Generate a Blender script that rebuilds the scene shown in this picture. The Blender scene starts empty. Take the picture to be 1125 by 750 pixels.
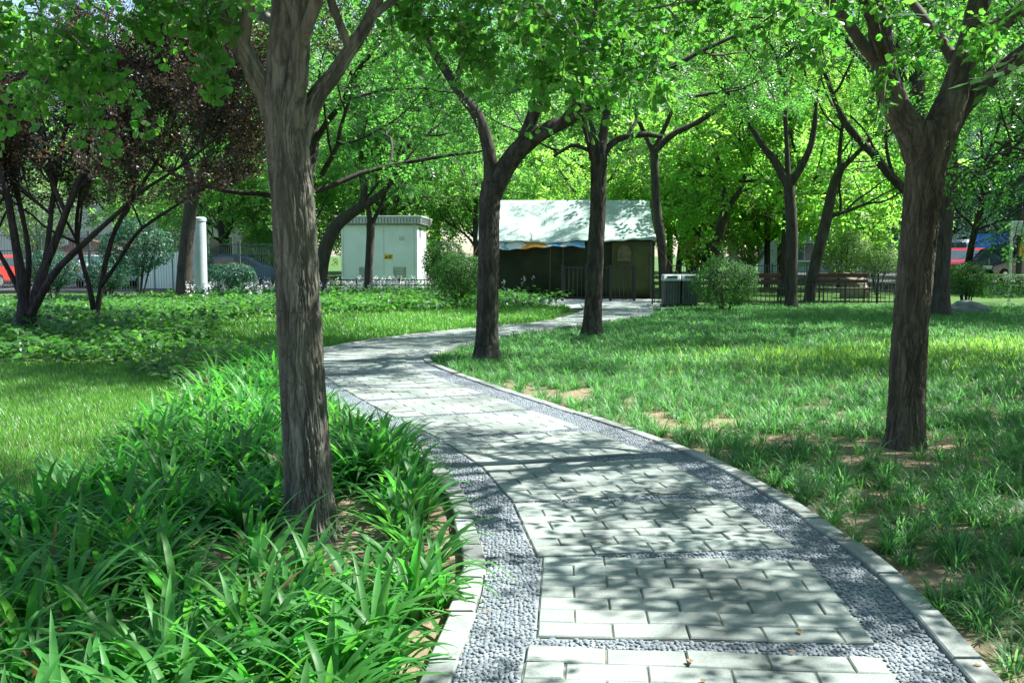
SKY_STRENGTH = 0.088
SUN_STRENGTH = 5.0
EXPOSURE = 1.78
SHADE = [(7.2, 4.6, 1.0), (5.6, -0.5, 1.0), (8.7, 9.0, .95), (0.5, -5.5, 1.0)]  # trees added out of view to shade the path and near lawn
import bpy, bmesh, math, random
import numpy as np
from mathutils import Vector, Matrix

SC = bpy.context.scene
COL = SC.collection
PI = math.pi
H = 1.5
F = 1100.0
PITCH = math.atan(95.0 / F)
cp, sp = math.cos(PITCH), math.sin(PITCH)

# ---------------------------------------------------------------- camera maths (photo pixel -> place)
def ray(px, py):
    u, v = (px - 562.5) / F, (375.0 - py) / F
    return np.array([u, cp + v * sp, -sp + v * cp])

def G(px, py, z=0.0):
    d = ray(px, py)
    t = (z - H) / d[2]
    return np.array([d[0] * t, d[1] * t, z])

def P(px, py, Y):
    d = ray(px, py)
    t = Y / d[1]
    return np.array([d[0] * t, Y, H + d[2] * t])

cam_d = bpy.data.cameras.new('camera')
cam = bpy.data.objects.new('camera', cam_d)
COL.objects.link(cam)
cam.location = (0, 0, H)
cam.rotation_euler = (PI / 2 - PITCH, 0, 0)
cam_d.sensor_width = 36
cam_d.lens = F / 1125.0 * 36
cam_d.clip_end = 2000
cam_d.clip_start = 0.05
SC.camera = cam

# ---------------------------------------------------------------- light
SUN = Vector((0.66, 0.20, 0.92)).normalized()
elev = math.asin(SUN.z)
azim = math.atan2(SUN.x, SUN.y)          # clockwise from +Y
w = bpy.data.worlds.new('World')
SC.world = w
w.use_nodes = True
nt = w.node_tree
bg = nt.nodes['Background']
sky = nt.nodes.new('ShaderNodeTexSky')
sky.sky_type = 'NISHITA'
sky.sun_disc = False
sky.sun_elevation = elev
sky.sun_rotation = azim
sky.air_density = 1.0
sky.dust_density = 1.0
nt.links.new(sky.outputs[0], bg.inputs[0])
bg.inputs[1].default_value = SKY_STRENGTH
sl = bpy.data.lights.new('sun', 'SUN')
sl.energy = SUN_STRENGTH
sl.angle = math.radians(0.53)
sl.color = (1.0, 0.985, 0.955)
so = bpy.data.objects.new('sun', sl)
COL.objects.link(so)
so.rotation_euler = (-SUN).to_track_quat('-Z', 'Y').to_euler()

SC.view_settings.view_transform = 'Standard'
SC.view_settings.look = 'None'
SC.view_settings.gamma = 1
SC.view_settings.exposure = EXPOSURE
SC.view_settings.use_curve_mapping = False
SC.render.engine = 'CYCLES'
cy = SC.cycles
cy.max_bounces = 7
cy.diffuse_bounces = 4
cy.glossy_bounces = 2
cy.transmission_bounces = 5
cy.transparent_max_bounces = 4
cy.caustics_reflective = False
cy.caustics_refractive = False
cy.sample_clamp_indirect = 6
cy.use_denoising = True
try:
    cy.denoiser = 'OPENIMAGEDENOISE'
    cy.denoising_prefilter = 'ACCURATE'
    cy.denoising_input_passes = 'RGB_ALBEDO_NORMAL'
except Exception:
    pass

# ---------------------------------------------------------------- materials
MATS = {}
def newmat(name):
    m = bpy.data.materials.new(name)
    m.use_nodes = True
    n = m.node_tree
    n.nodes.clear()
    out = n.nodes.new('ShaderNodeOutputMaterial')
    MATS[name] = m
    return m, n, out

def node(n, t, **kw):
    x = n.nodes.new(t)
    for k, v in kw.items():
        setattr(x, k, v)
    return x

def pbsdf(n, rough=0.7, spec=0.5, metal=0.0):
    b = n.nodes.new('ShaderNodeBsdfPrincipled')
    b.inputs['Roughness'].default_value = rough
    b.inputs['Specular IOR Level'].default_value = spec
    b.inputs['Metallic'].default_value = metal
    return b

def leaf_mat(name, base, trans, tfac=0.45, rough=0.45, spec=0.4, alt=None, hv=0.03, vv=0.6):
    m, n, out = newmat(name)
    L = n.links
    at = node(n, 'ShaderNodeAttribute', attribute_name='var')
    def hs(col, col2):
        mx = node(n, 'ShaderNodeMix', data_type='RGBA')
        mx.inputs[6].default_value = (*col, 1)
        mx.inputs[7].default_value = (*(col2 or col), 1)
        # the attribute's 3rd decimal digit picks between the two leaf colours
        fr = node(n, 'ShaderNodeMath', operation='MULTIPLY'); fr.inputs[1].default_value = 17.0
        fc = node(n, 'ShaderNodeMath', operation='FRACT')
        pw = node(n, 'ShaderNodeMath', operation='POWER'); pw.inputs[1].default_value = 2.0
        L.new(at.outputs['Fac'], fr.inputs[0]); L.new(fr.outputs[0], fc.inputs[0]); L.new(fc.outputs[0], pw.inputs[0])
        L.new(pw.outputs[0], mx.inputs[0])
        h = node(n, 'ShaderNodeHueSaturation')
        a = node(n, 'ShaderNodeMath', operation='MULTIPLY_ADD'); a.inputs[1].default_value = hv; a.inputs[2].default_value = 0.5 - hv / 2
        v = node(n, 'ShaderNodeMath', operation='MULTIPLY_ADD'); v.inputs[1].default_value = vv; v.inputs[2].default_value = 1 - vv / 2
        L.new(fc.outputs[0], a.inputs[0]); L.new(a.outputs[0], h.inputs['Hue'])
        L.new(at.outputs['Fac'], v.inputs[0]); L.new(v.outputs[0], h.inputs['Value'])
        L.new(mx.outputs[2], h.inputs['Color'])
        return h.outputs[0]
    b = pbsdf(n, rough, spec)
    L.new(hs(base, alt), b.inputs['Base Color'])
    t = node(n, 'ShaderNodeBsdfTranslucent')
    L.new(hs(trans, None), t.inputs[0])
    mix = node(n, 'ShaderNodeMixShader')
    mix.inputs[0].default_value = tfac
    L.new(b.outputs[0], mix.inputs[1]); L.new(t.outputs[0], mix.inputs[2])
    L.new(mix.outputs[0], out.inputs[0])
    return m

def solid_mat(name, col, rough=0.6, spec=0.4, metal=0.0, noise=0.18, nscale=6.0, bump=0.0, bscale=60.0, col2=None, detail=6):
    m, n, out = newmat(name)
    L = n.links
    b = pbsdf(n, rough, spec, metal)
    tc = node(n, 'ShaderNodeTexCoord')
    nz = node(n, 'ShaderNodeTexNoise')
    nz.inputs['Scale'].default_value = nscale
    nz.inputs['Detail'].default_value = detail
    L.new(tc.outputs['Object'], nz.inputs['Vector'])
    mx = node(n, 'ShaderNodeMix', data_type='RGBA')
    c2 = col2 or tuple(c * (1 - 2 * noise) for c in col)
    mx.inputs[6].default_value = (*c2, 1)
    mx.inputs[7].default_value = (*col, 1)
    rp = node(n, 'ShaderNodeMapRange')
    rp.inputs[1].default_value = 0.35; rp.inputs[2].default_value = 0.65
    L.new(nz.outputs[0], rp.inputs[0]); L.new(rp.outputs[0], mx.inputs[0])
    L.new(mx.outputs[2], b.inputs['Base Color'])
    if bump:
        nb = node(n, 'ShaderNodeTexNoise')
        nb.inputs['Scale'].default_value = bscale
        nb.inputs['Detail'].default_value = 5
        L.new(tc.outputs['Object'], nb.inputs['Vector'])
        bp = node(n, 'ShaderNodeBump')
        bp.inputs['Strength'].default_value = bump
        bp.inputs['Distance'].default_value = 0.01
        L.new(nb.outputs[0], bp.inputs['Height']); L.new(bp.outputs[0], b.inputs['Normal'])
    L.new(b.outputs[0], out.inputs[0])
    return m

def bark_mat(name, dark, light, scale=14.0, bump=0.6, moss=None):
    m, n, out = newmat(name)
    L = n.links
    b = pbsdf(n, 0.9, 0.2)
    tc = node(n, 'ShaderNodeTexCoord')
    mp = node(n, 'ShaderNodeMapping')
    mp.inputs['Scale'].default_value = (1, 1, 0.16)
    L.new(tc.outputs['Object'], mp.inputs[0])
    nz = node(n, 'ShaderNodeTexNoise')
    nz.inputs['Scale'].default_value = scale * 1.6
    nz.inputs['Detail'].default_value = 9
    nz.inputs['Roughness'].default_value = 0.65
    nz.inputs['Distortion'].default_value = 0.7
    L.new(mp.outputs[0], nz.inputs['Vector'])
    n2 = node(n, 'ShaderNodeTexNoise')
    n2.inputs['Scale'].default_value = 2.2
    n2.inputs['Detail'].default_value = 5
    L.new(tc.outputs['Object'], n2.inputs['Vector'])
    at = node(n, 'ShaderNodeAttribute', attribute_name='var')
    # bark colour: ridge height attribute where the trunk is modelled with furrows, noise elsewhere
    ad = node(n, 'ShaderNodeMath', operation='ADD')
    L.new(nz.outputs[0], ad.inputs[0]); L.new(at.outputs['Fac'], ad.inputs[1])
    cr = node(n, 'ShaderNodeMapRange')
    cr.inputs[1].default_value = 0.36; cr.inputs[2].default_value = 0.72
    L.new(ad.outputs[0], cr.inputs[0])
    mx = node(n, 'ShaderNodeMix', data_type='RGBA')
    mx.inputs[6].default_value = (*dark, 1); mx.inputs[7].default_value = (*light, 1)
    L.new(cr.outputs[0], mx.inputs[0])
    mx2 = node(n, 'ShaderNodeMix', data_type='RGBA')
    mx2.inputs[7].default_value = (*(moss or tuple(c * 0.75 for c in light)), 1)
    r2 = node(n, 'ShaderNodeMapRange')
    r2.inputs[1].default_value = 0.45; r2.inputs[2].default_value = 0.75; r2.inputs[4].default_value = 0.6
    L.new(n2.outputs[0], r2.inputs[0]); L.new(r2.outputs[0], mx2.inputs[0])
    L.new(mx.outputs[2], mx2.inputs[6])
    L.new(mx2.outputs[2], b.inputs['Base Color'])
    bp = node(n, 'ShaderNodeBump')
    bp.inputs['Strength'].default_value = bump
    bp.inputs['Distance'].default_value = 0.02
    L.new(nz.outputs[0], bp.inputs['Height']); L.new(bp.outputs[0], b.inputs['Normal'])
    L.new(b.outputs[0], out.inputs[0])
    return m

# ---------------------------------------------------------------- mesh helpers
def np_mesh(name, V, faces, mat=None, smooth=False, var=None):
    """V (n,3); faces a list of int arrays (m,k); var one float per face, in the order of faces"""
    me = bpy.data.meshes.new(name)
    V = np.ascontiguousarray(V, dtype=np.float32)
    faces = [np.asarray(f, dtype=np.int32) for f in faces if len(f)]
    nl = sum(f.size for f in faces)
    nf = sum(len(f) for f in faces)
    me.vertices.add(len(V)); me.vertices.foreach_set('co', V.ravel())
    me.loops.add(nl); me.polygons.add(nf)
    me.loops.foreach_set('vertex_index', np.concatenate([f.ravel() for f in faces]))
    tot = np.concatenate([np.full(len(f), f.shape[1], dtype=np.int32) for f in faces])
    st = np.zeros(nf, dtype=np.int32); st[1:] = np.cumsum(tot)[:-1]
    me.polygons.foreach_set('loop_start', st)
    try:
        me.polygons.foreach_set('loop_total', tot)
    except Exception:
        pass
    me.polygons.foreach_set('use_smooth', np.full(nf, bool(smooth)))
    if mat is not None:
        me.materials.append(mat)
    me.update(calc_edges=True)
    if var is not None:
        a = me.attributes.new('var', 'FLOAT', 'FACE')
        a.data.foreach_set('value', np.ascontiguousarray(var, dtype=np.float32))
    return me

def link(name, me, parent=None, loc=None):
    o = bpy.data.objects.new(name, me)
    COL.objects.link(o)
    if parent is not None:
        o.parent = parent
    if loc is not None:
        o.location = loc
    return o

def tag(o, label=None, cat=None, group=None, kind=None):
    if label: o['label'] = label
    if cat: o['category'] = cat
    if group: o['group'] = group
    if kind: o['kind'] = kind
    return o

def empty(name, loc, rz=0.0):
    o = bpy.data.objects.new(name, None)
    COL.objects.link(o)
    o.location = loc
    o.rotation_euler = (0, 0, rz)
    o.empty_display_size = 0.2
    return o

def copy_tree(o, parent=None):
    c = o.copy(); COL.objects.link(c); c.parent = parent
    for ch in o.children:
        copy_tree(ch, c)
    return c

class MB:
    """small mesh builder: boxes, bars, prisms, lathes"""
    def __init__(s):
        s.bm = bmesh.new()
    def box(s, c, d, rz=0.0, bev=0.0, rx=0.0):
        r = bmesh.ops.create_cube(s.bm, size=1.0)
        vs = r['verts']
        M = Matrix.Translation(c) @ Matrix.Rotation(rz, 4, 'Z') @ Matrix.Rotation(rx, 4, 'X') @ Matrix.Diagonal((*d, 1))
        bmesh.ops.transform(s.bm, matrix=M, verts=vs)
        if bev:
            es = list({e for v in vs for e in v.link_edges})
            bmesh.ops.bevel(s.bm, geom=es, offset=bev, segments=2, affect='EDGES', profile=0.5)
        return s
    def bar(s, a, b, r, n=8, r2=None):
        a, b = Vector(a), Vector(b)
        d = b - a
        q = d.to_track_quat('Z', 'Y').to_matrix().to_4x4()
        rr = bmesh.ops.create_cone(s.bm, cap_ends=True, segments=n, radius1=r, radius2=r if r2 is None else r2, depth=d.length)
        bmesh.ops.transform(s.bm, matrix=Matrix.Translation((a + b) / 2) @ q, verts=rr['verts'])
        return s
    def prism(s, prof, x0, x1, axis='X', bev=0.0):
        """profile [(a, z)] swept along X (a = y) or Y (a = x)"""
        A = [s.bm.verts.new((x0, a, z) if axis == 'X' else (a, x0, z)) for a, z in prof]
        B = [s.bm.verts.new((x1, a, z) if axis == 'X' else (a, x1, z)) for a, z in prof]
        n = len(prof)
        fs = [s.bm.faces.new(A), s.bm.faces.new(list(reversed(B)))]
        for i in range(n):
            fs.append(s.bm.faces.new((A[i], B[i], B[(i + 1) % n], A[(i + 1) % n])))
        bmesh.ops.recalc_face_normals(s.bm, faces=fs)
        if bev:
            es = list({e for f in fs for e in f.edges})
            bmesh.ops.bevel(s.bm, geom=es, offset=bev, segments=2, affect='EDGES', profile=0.5)
        return s
    def lathe(s, prof, c=(0, 0, 0), n=16):
        rings = []
        for r, z in prof:
            rings.append([s.bm.verts.new((c[0] + r * math.cos(2 * PI * k / n), c[1] + r * math.sin(2 * PI * k / n), c[2] + z)) for k in range(n)])
        for a, b in zip(rings, rings[1:]):
            for k in range(n):
                s.bm.faces.new((a[k], a[(k + 1) % n], b[(k + 1) % n], b[k]))
        s.bm.faces.new(list(reversed(rings[0]))); s.bm.faces.new(rings[-1])
        return s
    def build(s, name, mat, parent=None, smooth=False, loc=None):
        me = bpy.data.meshes.new(name)
        bmesh.ops.recalc_face_normals(s.bm, faces=s.bm.faces)
        for f in s.bm.faces:
            f.smooth = smooth
        s.bm.to_mesh(me); s.bm.free()
        me.materials.append(mat)
        return link(name, me, parent, loc)

def unit(v):
    return v / np.maximum(np.linalg.norm(v, axis=-1, keepdims=True), 1e-9)

def catmull(pts, n):
    """pts (m,k) -> (n,k) smooth curve through the points"""
    pts = np.asarray(pts, float)
    m = len(pts)
    if m < 3:
        t = np.linspace(0, 1, n)[:, None]
        return pts[0] * (1 - t) + pts[-1] * t
    E = np.vstack([2 * pts[0] - pts[1], pts, 2 * pts[-1] - pts[-2]])
    u = np.linspace(0, m - 1, n)
    i = np.minimum(u.astype(int), m - 2)
    t = (u - i)[:, None]
    p0, p1, p2, p3 = E[i], E[i + 1], E[i + 2], E[i + 3]
    return 0.5 * (2 * p1 + (p2 - p0) * t + (2 * p0 - 5 * p1 + 4 * p2 - p3) * t * t + (3 * p1 - p0 - 3 * p2 + p3) * t ** 3)

def value_noise(u, v, nu, seed):
    """u periodic in [0,1) over nu cells, v any"""
    rs = np.random.RandomState(seed)
    lat = rs.rand(nu, 512)
    x = (u % 1.0) * nu
    y = v % 512
    i = x.astype(int) % nu; j = y.astype(int) % 512
    fx = x - np.floor(x); fy = y - np.floor(y)
    fx = fx * fx * (3 - 2 * fx); fy = fy * fy * (3 - 2 * fy)
    a = lat[i, j]; b = lat[(i + 1) % nu, j]; c = lat[i, (j + 1) % 512]; d = lat[(i + 1) % nu, (j + 1) % 512]
    return (a * (1 - fx) + b * fx) * (1 - fy) + (c * (1 - fx) + d * fx) * fy

def tube(pts, rad, n=8, bark=0.0, seed=0, flare=0.0, freq=22):
    """sweep a round section along pts; returns V, F, var (furrow height per face)"""
    pts = np.asarray(pts, float); rad = np.asarray(rad, float)
    m = len(pts)
    T = unit(np.gradient(pts, axis=0))
    N = np.zeros_like(T)
    a = np.array([0.0, 1.0, 0.0]) if abs(T[0][1]) < 0.9 else np.array([1.0, 0, 0])
    a = a - T[0] * a.dot(T[0]); N[0] = a / np.linalg.norm(a)
    for i in range(1, m):
        b = N[i - 1] - T[i] * N[i - 1].dot(T[i])
        N[i] = b / max(np.linalg.norm(b), 1e-9)
    B = np.cross(T, N)
    th = np.arange(n) * 2 * PI / n
    R = np.repeat(rad[:, None], n, 1)
    ridge = np.zeros((m, n))
    s = np.concatenate([[0], np.cumsum(np.linalg.norm(np.diff(pts, axis=0), axis=1))])
    if flare:
        e = np.exp(-s / 0.13)[:, None]
        R = R * (1 + flare * e * (1 + 0.45 * np.cos(5 * th + seed)[None, :] + 0.3 * np.cos(3 * th + 2 * seed)[None, :]))
    if bark:
        # furrowed bark: long, wandering, interlacing vertical cracks between rough plates
        U = np.repeat((th / (2 * PI))[None, :], m, 0); S = np.repeat(s[:, None], n, 1)
        wv = value_noise(U, S * 4.0, 9, seed + 1) - 0.5
        wv2 = value_noise(U, S * 11.0, 17, seed + 5) - 0.5
        f1 = value_noise(U + wv * 0.10 + wv2 * .025, S * 3.2, freq, seed + 2)
        f2 = value_noise(U - wv * 0.08 + wv2 * .03, S * 5.5, int(freq * 1.6), seed + 3)
        f3 = value_noise(U, S * 30, freq * 3, seed + 6)
        cr = np.maximum(np.exp(-((2 * f1 - 1) / .24) ** 2), .75 * np.exp(-((2 * f2 - 1) / .20) ** 2))
        f4 = value_noise(U + wv2 * .06, S * 16, int(freq * .7), seed + 7)
        cr = np.maximum(cr, .55 * np.exp(-((2 * f4 - 1.25) / .10) ** 2))
        ridge = cr + (f3 - .5) * .45
        lump = value_noise(U, S * 1.5, 4, seed + 4) - 0.5
        R = R * (1 + 0.08 * lump) - bark * np.clip(ridge, -0.3, 1.2) + bark * .4
    V = pts[:, None, :] + R[:, :, None] * (np.cos(th)[None, :, None] * N[:, None, :] + np.sin(th)[None, :, None] * B[:, None, :])
    idx = np.arange(m * n).reshape(m, n)
    a = idx[:-1]; b = idx[1:]
    Fq = np.stack([a, np.roll(a, -1, 1), np.roll(b, -1, 1), b], -1).reshape(-1, 4)
    var = .03 - 0.18 * ridge[:-1] if bark else ridge[:-1]
    return V.reshape(-1, 3), Fq, var.reshape(-1)

class Acc:
    """accumulates pieces that belong to one mesh"""
    def __init__(s):
        s.V = []; s.F = {}; s.n = 0
    def add(s, V, Fs, var):
        V = np.asarray(V)
        Fs = np.asarray(Fs)
        k = Fs.shape[1]
        s.F.setdefault(k, ([], []))
        s.F[k][0].append(Fs + s.n); s.F[k][1].append(np.asarray(var, float))
        s.V.append(V); s.n += len(V)
    def mesh(s, name, mat, smooth=False):
        fs = []; vs = []
        for k in sorted(s.F):
            fs.append(np.concatenate(s.F[k][0])); vs.append(np.concatenate(s.F[k][1]))
        return np_mesh(name, np.concatenate(s.V), fs, mat, smooth, np.concatenate(vs))

def place(tv, tf, pos, X, Y, Z, scale, var):
    """copies of a template (verts tv, faces tf) in frames X,Y,Z"""
    N = len(pos); k = len(tv)
    sc = np.asarray(scale).reshape(-1, 1, 1) if np.ndim(scale) else scale
    V = pos[:, None, :] + sc * (tv[None, :, 0:1] * X[:, None, :] + tv[None, :, 1:2] * Y[:, None, :] + tv[None, :, 2:3] * Z[:, None, :])
    Fq = (tf[None] + (np.arange(N) * k)[:, None, None]).reshape(-1, tf.shape[1])
    return V.reshape(-1, 3), Fq, np.repeat(var, len(tf))

def rand_frames(rs, N, up=0.6):
    """frames whose Z leans to the sky by the amount up"""
    Z = rs.normal(size=(N, 3)); Z = unit(Z) * (1 - up) + np.array([0, 0, up])
    Z = unit(Z)
    X = rs.normal(size=(N, 3)); X = X - Z * (X * Z).sum(1, keepdims=True); X = unit(X)
    return X, np.cross(Z, X), Z

def hnoise(x, y):
    return (np.sin(x * 0.9 + 1.3) * np.cos(y * 0.7 + 0.4) + 0.6 * np.sin(x * 2.1 + y * 1.7) + 0.4 * np.sin(x * 4.3 - y * 3.1 + 2)) / 2.0
# ================================================================= MATERIALS
M_soil, _n, _out = newmat('soil_and_thin_grass')
def build_ground_mat(n, out):
    L = n.links
    b = pbsdf(n, 0.95, 0.15)
    tc = node(n, 'ShaderNodeTexCoord')
    a = node(n, 'ShaderNodeTexNoise'); a.inputs['Scale'].default_value = 0.45; a.inputs['Detail'].default_value = 8
    c = node(n, 'ShaderNodeTexNoise'); c.inputs['Scale'].default_value = 22; c.inputs['Detail'].default_value = 8; c.inputs['Roughness'].default_value = 0.7
    for q in (a, c): L.new(tc.outputs['Object'], q.inputs['Vector'])
    mx = node(n, 'ShaderNodeMix', data_type='RGBA')
    mx.inputs[6].default_value = (0.12, 0.088, 0.058, 1); mx.inputs[7].default_value = (0.34, 0.265, 0.18, 1)
    L.new(c.outputs[0], mx.inputs[0])
    # farther off the soil is covered by turf
    sx = node(n, 'ShaderNodeSeparateXYZ'); L.new(tc.outputs['Object'], sx.inputs[0])
    r = node(n, 'ShaderNodeMapRange'); r.inputs[1].default_value = 10.0; r.inputs[2].default_value = 18.0
    L.new(sx.outputs['Y'], r.inputs[0])
    ad = node(n, 'ShaderNodeMath', operation='ADD'); L.new(a.outputs[0], ad.inputs[0]); L.new(r.outputs[0], ad.inputs[1])
    r2 = node(n, 'ShaderNodeMapRange'); r2.inputs[1].default_value = 0.6; r2.inputs[2].default_value = 1.0
    L.new(ad.outputs[0], r2.inputs[0])
    g = node(n, 'ShaderNodeMix', data_type='RGBA')
    g.inputs[6].default_value = (0.035, 0.075, 0.02, 1); g.inputs[7].default_value = (0.07, 0.14, 0.03, 1)
    L.new(c.outputs[0], g.inputs[0])
    m2 = node(n, 'ShaderNodeMix', data_type='RGBA')
    L.new(r2.outputs[0], m2.inputs[0]); L.new(mx.outputs[2], m2.inputs[6]); L.new(g.outputs[2], m2.inputs[7])
    L.new(m2.outputs[2], b.inputs['Base Color'])
    bp = node(n, 'ShaderNodeBump'); bp.inputs['Strength'].default_value = 0.8; bp.inputs['Distance'].default_value = 0.03
    L.new(c.outputs[0], bp.inputs['Height']); L.new(bp.outputs[0], b.inputs['Normal'])
    L.new(b.outputs[0], out.inputs[0])
build_ground_mat(_n, _out)

def stone_mat(name, c1, c2, rough=0.75, grain=90, bump=0.25, stain=0.35):
    """per-piece colour from var, fine grain, broad dirty stains"""
    m, n, out = newmat(name)
    L = n.links
    b = pbsdf(n, rough, 0.35)
    tc = node(n, 'ShaderNodeTexCoord')
    at = node(n, 'ShaderNodeAttribute', attribute_name='var')
    g = node(n, 'ShaderNodeTexNoise'); g.inputs['Scale'].default_value = grain; g.inputs['Detail'].default_value = 6; g.inputs['Roughness'].default_value = 0.7
    s = node(n, 'ShaderNodeTexNoise'); s.inputs['Scale'].default_value = 1.7; s.inputs['Detail'].default_value = 7
    for q in (g, s): L.new(tc.outputs['Object'], q.inputs['Vector'])
    mx = node(n, 'ShaderNodeMix', data_type='RGBA')
    mx.inputs[6].default_value = (*c1, 1); mx.inputs[7].default_value = (*c2, 1)
    L.new(at.outputs['Fac'], mx.inputs[0])
    mul = node(n, 'ShaderNodeMix', data_type='RGBA', blend_type='MULTIPLY'); mul.inputs[0].default_value = 1
    mr = node(n, 'ShaderNodeMapRange'); mr.inputs[1].default_value = 0.3; mr.inputs[2].default_value = 0.7; mr.inputs[3].default_value = 0.72; mr.inputs[4].default_value = 1.15
    L.new(g.outputs[0], mr.inputs[0])
    mr2 = node(n, 'ShaderNodeMapRange'); mr2.inputs[1].default_value = 0.35; mr2.inputs[2].default_value = 0.6; mr2.inputs[3].default_value = 1 - stain; mr2.inputs[4].default_value = 1.05
    L.new(s.outputs[0], mr2.inputs[0])
    mm = node(n, 'ShaderNodeMath', operation='MULTIPLY'); L.new(mr.outputs[0], mm.inputs[0]); L.new(mr2.outputs[0], mm.inputs[1])
    L.new(mx.outputs[2], mul.inputs[6]); L.new(mm.outputs[0], mul.inputs[7])
    L.new(mul.outputs[2], b.inputs['Base Color'])
    bp = node(n, 'ShaderNodeBump'); bp.inputs['Strength'].default_value = bump; bp.inputs['Distance'].default_value = 0.004
    L.new(g.outputs[0], bp.inputs['Height']); L.new(bp.outputs[0], b.inputs['Normal'])
    L.new(b.outputs[0], out.inputs[0])
    return m
M_paver = stone_mat('grey_green_paver', (0.197, 0.236, 0.214), (0.285, 0.320, 0.282), stain=0.45)
M_kerb = stone_mat('pale_concrete_kerb', (0.22, 0.25, 0.235), (0.31, 0.335, 0.30), grain=60, stain=0.5)
M_pebble = stone_mat('blue_grey_pebble', (0.120, 0.150, 0.172), (0.215, 0.245, 0.258), rough=0.7, grain=160, bump=0.1, stain=0.2)

def mosaic_mat():
    m, n, out = newmat('pebble_mosaic')
    L = n.links
    b = pbsdf(n, 0.7, 0.35)
    tc = node(n, 'ShaderNodeTexCoord')
    v = node(n, 'ShaderNodeTexVoronoi'); v.inputs['Scale'].default_value = 34; v.inputs['Randomness'].default_value = 0.9
    L.new(tc.outputs['Object'], v.inputs['Vector'])
    sp_ = node(n, 'ShaderNodeSeparateColor'); L.new(v.outputs['Color'], sp_.inputs[0])
    mx = node(n, 'ShaderNodeMix', data_type='RGBA')
    mx.inputs[6].default_value = (0.165, 0.195, 0.205, 1); mx.inputs[7].default_value = (0.245, 0.275, 0.265, 1)
    L.new(sp_.outputs[0], mx.inputs[0])
    m2 = node(n, 'ShaderNodeMix', data_type='RGBA')
    m2.inputs[7].default_value = (0.19, 0.205, 0.195, 1)
    r = node(n, 'ShaderNodeMapRange'); r.inputs[1].default_value = 0.35; r.inputs[2].default_value = 0.7
    L.new(v.outputs['Distance'], r.inputs[0]); L.new(r.outputs[0], m2.inputs[0]); L.new(mx.outputs[2], m2.inputs[6])
    L.new(m2.outputs[2], b.inputs['Base Color'])
    bp = node(n, 'ShaderNodeBump', invert=True); bp.inputs['Strength'].default_value = 0.6; bp.inputs['Distance'].default_value = 0.012
    L.new(v.outputs['Distance'], bp.inputs['Height']); L.new(bp.outputs[0], b.inputs['Normal'])
    L.new(b.outputs[0], out.inputs[0])
    return m
M_mosaic = mosaic_mat()

# leaves
M_ginkgo = leaf_mat('ginkgo_leaf', (0.048, 0.135, 0.030), (0.17, 0.54, 0.05), 0.46, 0.45, 0.35, alt=(0.065, 0.15, 0.03))
M_sophora = leaf_mat('pinnate_leaf', (0.045, 0.13, 0.038), (0.14, 0.46, 0.06), 0.48, 0.4, 0.45, alt=(0.06, 0.15, 0.03))
M_yellow = leaf_mat('yellow_green_leaf', (0.08, 0.18, 0.03), (0.31, 0.70, 0.09), 0.6, 0.45, 0.35, alt=(0.12, 0.19, 0.03), hv=0.06)
M_far = leaf_mat('mid_green_leaf', (0.055, 0.145, 0.04), (0.25, 0.60, 0.10), 0.54, 0.5, 0.35, alt=(0.07, 0.15, 0.03), hv=0.05)
M_dark = leaf_mat('dark_green_leaf', (0.022, 0.075, 0.045), (0.05, 0.20, 0.08), 0.35, 0.45, 0.4)
M_plum = leaf_mat('purple_plum_leaf', (0.040, 0.028, 0.026), (0.13, 0.075, 0.035), 0.4, 0.4, 0.55, alt=(0.055, 0.075, 0.03), hv=0.06, vv=0.8)
M_shrub = leaf_mat('clipped_shrub_leaf', (0.024, 0.078, 0.022), (0.08, 0.27, 0.03), 0.32, 0.5, 0.25, alt=(0.04, 0.105, 0.025))
M_paleshrub = leaf_mat('pale_shrub_leaf', (0.14, 0.22, 0.09), (0.35, 0.60, 0.15), 0.4, 0.45, 0.4, alt=(0.20, 0.27, 0.12))
M_goldshrub = leaf_mat('golden_shrub_leaf', (0.16, 0.22, 0.03), (0.50, 0.65, 0.05), 0.4, 0.45, 0.4)
M_lily = leaf_mat('strap_leaf', (0.043, 0.166, 0.036), (0.13, 0.54, 0.055), 0.42, 0.45, 0.25, alt=(0.055, 0.17, 0.035), hv=0.03)
M_hosta = leaf_mat('broad_leaf', (0.036, 0.115, 0.028), (0.12, 0.38, 0.04), 0.38, 0.4, 0.45, alt=(0.075, 0.17, 0.04))
M_tuft = leaf_mat('lilyturf_blade', (0.052, 0.145, 0.055), (0.17, 0.50, 0.10), 0.38, 0.45, 0.28, alt=(0.060, 0.150, 0.045), hv=0.03)
M_lawn = leaf_mat('lawn_blade', (0.055, 0.17, 0.03), (0.17, 0.50, 0.05), 0.4, 0.4, 0.4, alt=(0.09, 0.18, 0.03), hv=0.03)
M_brightlawn = leaf_mat('sunlit_band_blade', (0.10, 0.21, 0.03), (0.32, 0.64, 0.07), 0.45, 0.45, 0.35, alt=(0.17, 0.23, 0.05), hv=0.03)  # brighter blades for the lawn's sunlit band, the sun put into their colour
M_straw = leaf_mat('dry_leaf', (0.30, 0.20, 0.10), (0.35, 0.2, 0.08), 0.2, 0.7, 0.2, alt=(0.22, 0.12, 0.06))
M_petal = leaf_mat('white_petal', (0.72, 0.68, 0.70), (0.7, 0.65, 0.68), 0.3, 0.5, 0.3, vv=0.3)
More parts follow.
